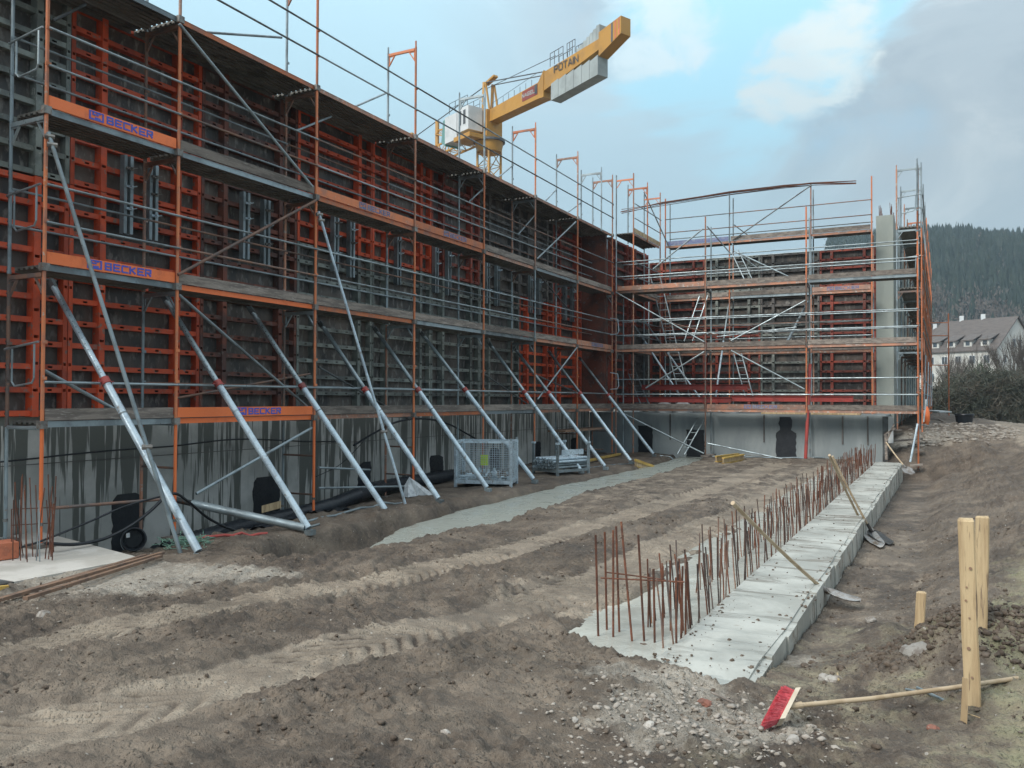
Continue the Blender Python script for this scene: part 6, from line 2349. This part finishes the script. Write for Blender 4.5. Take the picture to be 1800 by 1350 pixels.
# ------------------------------------------------------------------ houses, thicket, hill
def house(corner_u, corner_v, depth, e1, e2, Ln, Wd, eave_h, rise, label, base_z, dormers=4):
    fl = Vector((Fv.x, Fv.y, 0)).normalized()
    rt = Vector((Rv.x, Rv.y, 0)).normalized()
    A = far(corner_u, corner_v, depth)
    E1 = (rt * e1[0] + fl * e1[1]).normalized()
    E2 = (rt * e2[0] + fl * e2[1]).normalized()
    ze = A.z
    A.z = 0
    Hh = lambda a, b, z: A + E1 * a + E2 * b + Vector((0, 0, z))
    t = thing('house', label, 'house', tuple(Hh(Ln / 2, Wd / 2, base_z)))
    b = MB()
    b.hexa([Hh(0, 0, base_z), Hh(Ln, 0, base_z), Hh(Ln, Wd, base_z), Hh(0, Wd, base_z), Hh(0, 0, ze), Hh(Ln, 0, ze), Hh(Ln, Wd, ze), Hh(0, Wd, ze)])
    for a_ in (0, Ln):
        b.add([Hh(a_, 0, ze), Hh(a_, Wd, ze), Hh(a_, Wd / 2, ze + rise)], [(0, 1, 2)])
    b.build('wall', M['render_white'], t)
    ov = .35
    for s_ in (0, 1):
        y0 = -ov if s_ == 0 else Wd + ov
        z0 = ze - rise * ov / (Wd / 2)
        n = 10
        for k2 in range(1):
            rb = MB()
            P = [Hh(-ov, y0, z0), Hh(Ln + ov, y0, z0), Hh(Ln + ov, Wd / 2, ze + rise), Hh(-ov, Wd / 2, ze + rise)]
            up = Vector((0, 0, .18))
            rb.hexa([P[0], P[1], P[2], P[3], P[0] + up, P[1] + up, P[2] + up, P[3] + up])
            rf = rb.build('roof', M['roof'], t)
    for k2 in range(dormers):
        a_ = Ln * (k2 + .7) / (dormers + .4)
        yb = .55
        zb = ze + rise * yb / (Wd / 2)
        d = MB()
        d.hexa([Hh(a_ - .7, yb, zb + .1), Hh(a_ + .7, yb, zb + .1), Hh(a_ + .7, yb + 1.6, zb + .1), Hh(a_ - .7, yb + 1.6, zb + .1), Hh(a_ - .7, yb, zb + 1.25), Hh(a_ + .7, yb, zb + 1.25), Hh(a_ + .7, yb + 1.6, zb + 1.35), Hh(a_ - .7, yb + 1.6, zb + 1.35)])
        dm = d.build('dormer', M['render_white'], t)
        d = MB()
        d.hexa([Hh(a_ - 1.1, yb - .3, zb + 1.15), Hh(a_ + 1.1, yb - .3, zb + 1.15), Hh(a_ + 1.1, yb + 3.0, zb + 2.4), Hh(a_ - 1.1, yb + 3.0, zb + 2.4), Hh(a_ - 1.1, yb - .3, zb + 1.32), Hh(a_ + 1.1, yb - .3, zb + 1.32), Hh(a_ + 1.1, yb + 3.0, zb + 2.57), Hh(a_ - 1.1, yb + 3.0, zb + 2.57)])
        d.build('dormer_roof', M['roof'], dm)
        MB().hexa([Hh(a_ - .35, yb - .03, zb + .35), Hh(a_ + .35, yb - .03, zb + .35), Hh(a_ + .35, yb - .01, zb + .35), Hh(a_ - .35, yb - .01, zb + .35), Hh(a_ - .35, yb - .03, zb + 1.1), Hh(a_ + .35, yb - .03, zb + 1.1), Hh(a_ + .35, yb - .01, zb + 1.1), Hh(a_ - .35, yb - .01, zb + 1.1)]).build('pane', M['window'], dm)
    def win(a_, b_, z, w=.9, h=1.25, side=0):
        nonlocal t
        fr = MB()
        if side == 0: Q = lambda x, y, zz: Hh(a_ + x, -y, z + zz)
        else: Q = lambda x, y, zz: Hh(-y, b_ + x, z + zz)
        fr.hexa([Q(-w / 2 - .08, .005, -.08), Q(w / 2 + .08, .005, -.08), Q(w / 2 + .08, .05, -.08), Q(-w / 2 - .08, .05, -.08), Q(-w / 2 - .08, .005, h + .08), Q(w / 2 + .08, .005, h + .08), Q(w / 2 + .08, .05, h + .08), Q(-w / 2 - .08, .05, h + .08)])
        f_ = fr.build('window', M['white'], t)
        for s_ in (-1, 1):
            x0, x1 = (-w / 2, -.04) if s_ < 0 else (.04, w / 2)
            MB().hexa([Q(x0, .052, 0), Q(x1, .052, 0), Q(x1, .07, 0), Q(x0, .07, 0), Q(x0, .052, h), Q(x1, .052, h), Q(x1, .07, h), Q(x0, .07, h)]).build('pane', M['window'], f_)
    for fl_ in range(2):
        for k2 in range(5):
            win(Ln * (k2 + .6) / 5.3, 0, ze - 2.3 - fl_ * 2.9)
        for k2 in range(3):
            win(0, Wd * (k2 + .7) / 3.4, ze - 2.2 - fl_ * 2.9, side=1)
    win(0, Wd / 2 - 1.0, ze + .6, side=1)
    win(0, Wd / 2 + 1.0, ze + .6, side=1)
    for a_ in (Ln * .45, Ln * .75):
        c = Hh(a_, Wd / 2 + .2, ze + rise - .3)
        MB().box(tuple(c - Vector((.35, .35, 0))), tuple(c + Vector((.35, .35, 1.3)))).build('chimney', M['white'], t)
    return t


house(1750, 613, 140, (-.53, .85), (.85, .53), 13.0, 13.6, 6, 5.7, 'white house with brown dormered roof beyond the bank at the right edge', -1.2)
house(1668, 612, 165, (-.53, .85), (.85, .53), 12, 8, 6, 4.4, 'farther house with dark roof half hidden by the outer scaffold', -1.2, 2)

# rough thicket between the bank and the houses
def thicket(name, c0, c1, n, h, m, seed, label, wd=4.0, base=-1.3):
    rs = np.random.RandomState(seed)
    V, Fc = [], []
    off = 0
    c0, c1 = np.array(c0, float), np.array(c1, float)
    for i in range(n):
        t_ = rs.uniform()
        p = c0 + (c1 - c0) * t_ + rs.normal(0, wd / 3, 2)
        top = h * (.72 + .28 * math.sin(t_ * 9 + seed) + rs.uniform(-.2, .12))
        k2 = 20
        zz = base + (top - base) * rs.uniform(0, 1, k2) ** .8
        ctr = np.stack([p[0] + rs.normal(0, .5, k2), p[1] + rs.normal(0, .5, k2), zz], 1)
        for c in ctr:
            L_ = rs.uniform(.3, 1.1)
            d = rs.normal(0, 1, 3)
            d[2] = abs(d[2]) * .8 + .15
            d /= np.linalg.norm(d)
            s_ = np.cross(d, rs.normal(0, 1, 3))
            s_ /= np.linalg.norm(s_) + 1e-6
            w = rs.uniform(.008, .035)
            V += [c - s_ * w, c + s_ * w, c + d * L_ + s_ * w * .4, c + d * L_ - s_ * w * .4]
            Fc.append((off, off + 1, off + 2, off + 3))
            off += 4
    me = bpy.data.meshes.new(name)
    me.from_pydata([tuple(v) for v in V], [], Fc)
    me.materials.append(m)
    o = bpy.data.objects.new(name, me)
    place(o, None, (0, 0, 0))
    return o


hA, hB = far(1600, 700, 72), far(1990, 700, 62)
o = thicket('thicket', (hA.x, hA.y), (hB.x, hB.y), 5200, 4.1, M['bush'], 4, '', 5)
tag(o, 'dark leafless thicket behind the bank in front of the houses', 'thicket', kind='stuff')
b = MB()
# a dense dark core so that the thicket is not see-through
ca, cb = Vector((hA.x, hA.y, -1.3)), Vector((hB.x, hB.y, -1.3))
n = 60
pr = []
for i in range(n + 1):
    p = ca.lerp(cb, i / n)
    pr.append((p, 2.6 + .5 * math.sin(i * .7) + rnd.uniform(-.3, .3)))
dd = Vector((Fv.x, Fv.y, 0)) * 1.6
vs, fs = [], []
for p, hgt in pr:
    vs += [p - dd, p - dd * .6 + Vector((0, 0, hgt)), p + dd * .6 + Vector((0, 0, hgt)), p + dd]
for i in range(n):
    for j in range(3):
        fs.append((i * 4 + j, i * 4 + 4 + j, i * 4 + 5 + j, i * 4 + 1 + j))
core = b.add(vs, fs).build('thicket_core', M['bush'], o)
core['kind'] = 'stuff'


def bare_tree(base, h, seed, label, spread=.45, m='bark', levels=5):
    rs = random.Random(seed)
    t = thing('bare_tree', label, 'tree', tuple(base), 'bare trees in front of the houses')
    tr = MB()
    tw = MB()
    def grow(p, d, L_, r, lv):
        q_ = p + d * L_
        (tr if lv < 2 else tw).tube(p, q_, r, r * .65, n=6 if lv < 2 else 4, caps=False)
        if lv >= levels: return
        for _ in range(3 if lv > 0 else 4):
            nd = (d + Vector((rs.uniform(-1, 1), rs.uniform(-1, 1), rs.uniform(-.2, .7))) * spread).normalized()
            st_ = p.lerp(q_, rs.uniform(.45, 1))
            grow(st_, nd, L_ * rs.uniform(.6, .82), r * .55, lv + 1)
        grow(q_, (d + Vector((rs.uniform(-.2, .2), rs.uniform(-.2, .2), .1))).normalized(), L_ * .75, r * .62, lv + 1)
    grow(Vector(base), Vector((rs.uniform(-.05, .05), rs.uniform(-.05, .05), 1)).normalized(), h * .28, h * .011, 0)
    tr.build('trunk', M[m], t)
    tw.build('crown', M['twigs'], t)


for (u, d, h, sd_, lb) in ((1775, 80, 11.5, 2, 'bare tree standing before the gable of the white house'), (1718, 84, 10.0, 5, 'slim bare tree before the dormers of the white house'), (1690, 78, 8.5, 8, 'small bare tree at the left of the white house'), (1800, 74, 10.5, 12, 'bare tree cut by the right edge of the picture'), (1668, 100, 11.0, 15, 'bare tree just right of the outer scaffold')):
    p = far(u, 700, d)
    bare_tree((p.x, p.y, -1.2), h, sd_, lb)
p = far(1722, 700, 80)
o = thicket('evergreen_bush', (p.x - .5, p.y), (p.x + .8, p.y), 130, 5.6, M['bush_green'], 9, '', 1.2)
tag(o, 'pointed green bush in front of the white house', 'bush')

# wooded hill
def hill_h(x, y):
    fl = Vector((Fv.x, Fv.y, 0)).normalized()
    rt = Vector((Rv.x, Rv.y, 0)).normalized()
    d = x * fl.x + y * fl.y
    s_ = x * rt.x + y * rt.y
    rise = np.clip((d - 190) / 330, 0, 1)
    rise = rise * rise * (3 - 2 * rise)
    crest = 95 - .055 * (s_ - 330) + 6 * np.sin(s_ * .013) + 3 * np.sin(s_ * .041)
    crest = crest * np.clip((s_ + 10) / 260, 0, 1) ** .8
    h = rise * crest
    back = np.clip((d - 560) / 500, 0, 1)
    return h * (1 - .5 * back) - 1.5 + fbm(x * .012, y * .012, 3, 90) * 9 * rise


def build_hill():
    fl = np.array([Fv.x, Fv.y]) / math.hypot(Fv.x, Fv.y)
    rt = np.array([Rv.x, Rv.y]) / math.hypot(Rv.x, Rv.y)
    ds, ss = np.arange(180, 900, 12.0), np.arange(-40, 900, 14.0)
    D, Sx = np.meshgrid(ds, ss)
    X = D * fl[0] + Sx * rt[0]
    Y = D * fl[1] + Sx * rt[1]
    Z = hill_h(X, Y)
    ny, nx = X.shape
    ii = np.arange(ny * nx).reshape(ny, nx)
    me = bpy.data.meshes.new('hill')
    me.from_pydata(np.stack([X, Y, Z], -1).reshape(-1, 3).tolist(), [], np.stack([ii[:-1, :-1], ii[:-1, 1:], ii[1:, 1:], ii[1:, :-1]], -1).reshape(-1, 4).tolist())
    me.materials.append(M['hill'])
    o = bpy.data.objects.new('hill', me)
    place(o, None, (0, 0, 0))
    tag(o, kind='structure')
    rs = np.random.RandomState(3)
    for (nm, n, conif, m, lb) in (('conifer_forest', 12500, True, M['leaf_conifer'], 'dense conifer forest covering the hill behind the houses'), ('leafless_wood', 2600, False, M['twigs'], 'grey brown leafless wood on the lower slope of the hill')):
        V, Fc, off = [], [], 0
        cnt = 0
        while cnt < n:
            d = rs.uniform(225, 600)
            s_ = rs.uniform(60, 560)
            u = s_ / d
            if u < .38 or u > .95: continue
            x, y = d * fl[0] + s_ * rt[0], d * fl[1] + s_ * rt[1]
            low = d < 355 + 40 * math.sin(s_ * .05) + 30 * math.sin(s_ * .017 + 2)
            if conif and low and rs.uniform() < .85: continue
            if not conif and not low and rs.uniform() < .93: continue
            z = float(hill_h(x, y))
            cnt += 1
            if conif:
                h = rs.uniform(9, 16)
                r = h * rs.uniform(.17, .27)
                k2 = 6
                for (z0, z1, rr) in ((.10, .50, 1.0), (.34, .76, .72), (.60, 1.0, .42)):
                    a0 = rs.uniform(0, 6.28)
                    for i in range(k2):
                        a = a0 + i * 6.283 / k2
                        q_ = rr * r * rs.uniform(.75, 1.2)
                        V.append((x + math.cos(a) * q_, y + math.sin(a) * q_, z + h * z0 + rs.uniform(-.4, .4)))
                    V.append((x, y, z + h * z1))
                    for i in range(k2): Fc.append((off + i, off + (i + 1) % k2, off + k2))
                    off += k2 + 1
            else:
                h = rs.uniform(9, 15)
                for _ in range(26):
                    c = np.array([x, y, z + h * rs.uniform(.3, .95)]) + rs.normal(0, 1, 3) * np.array([1.8, 1.8, 1.2])
                    w = rs.normal(0, .55, (3, 3)) * np.array([.6, .6, 1.5])
                    for q_ in w: V.append(tuple(c + q_))
                    Fc.append((off, off + 1, off + 2))
                    off += 3
        me = bpy.data.meshes.new(nm)
        me.from_pydata(V, [], Fc)
        me.materials.append(m)
        o = bpy.data.objects.new(nm, me)
        place(o, None, (0, 0, 0))
        tag(o, lb, 'forest', kind='stuff')


build_hill()

# haze over the valley
hz, N, L, B = newmat('haze')
N.remove(B)
pv = N.new('ShaderNodeVolumePrincipled')
pv.inputs['Color'].default_value = (.62, .80, .95, 1)
pv.inputs['Density'].default_value = .00042
pv.inputs['Anisotropy'].default_value = .2
L.new(pv.outputs[0], N['Material Output'].inputs['Volume'])
o = MB().box((-1400, -1400, -3), (1400, 1400, 150)).build('haze', hz, origin=(0, 0, 0))
tag(o, kind='stuff')
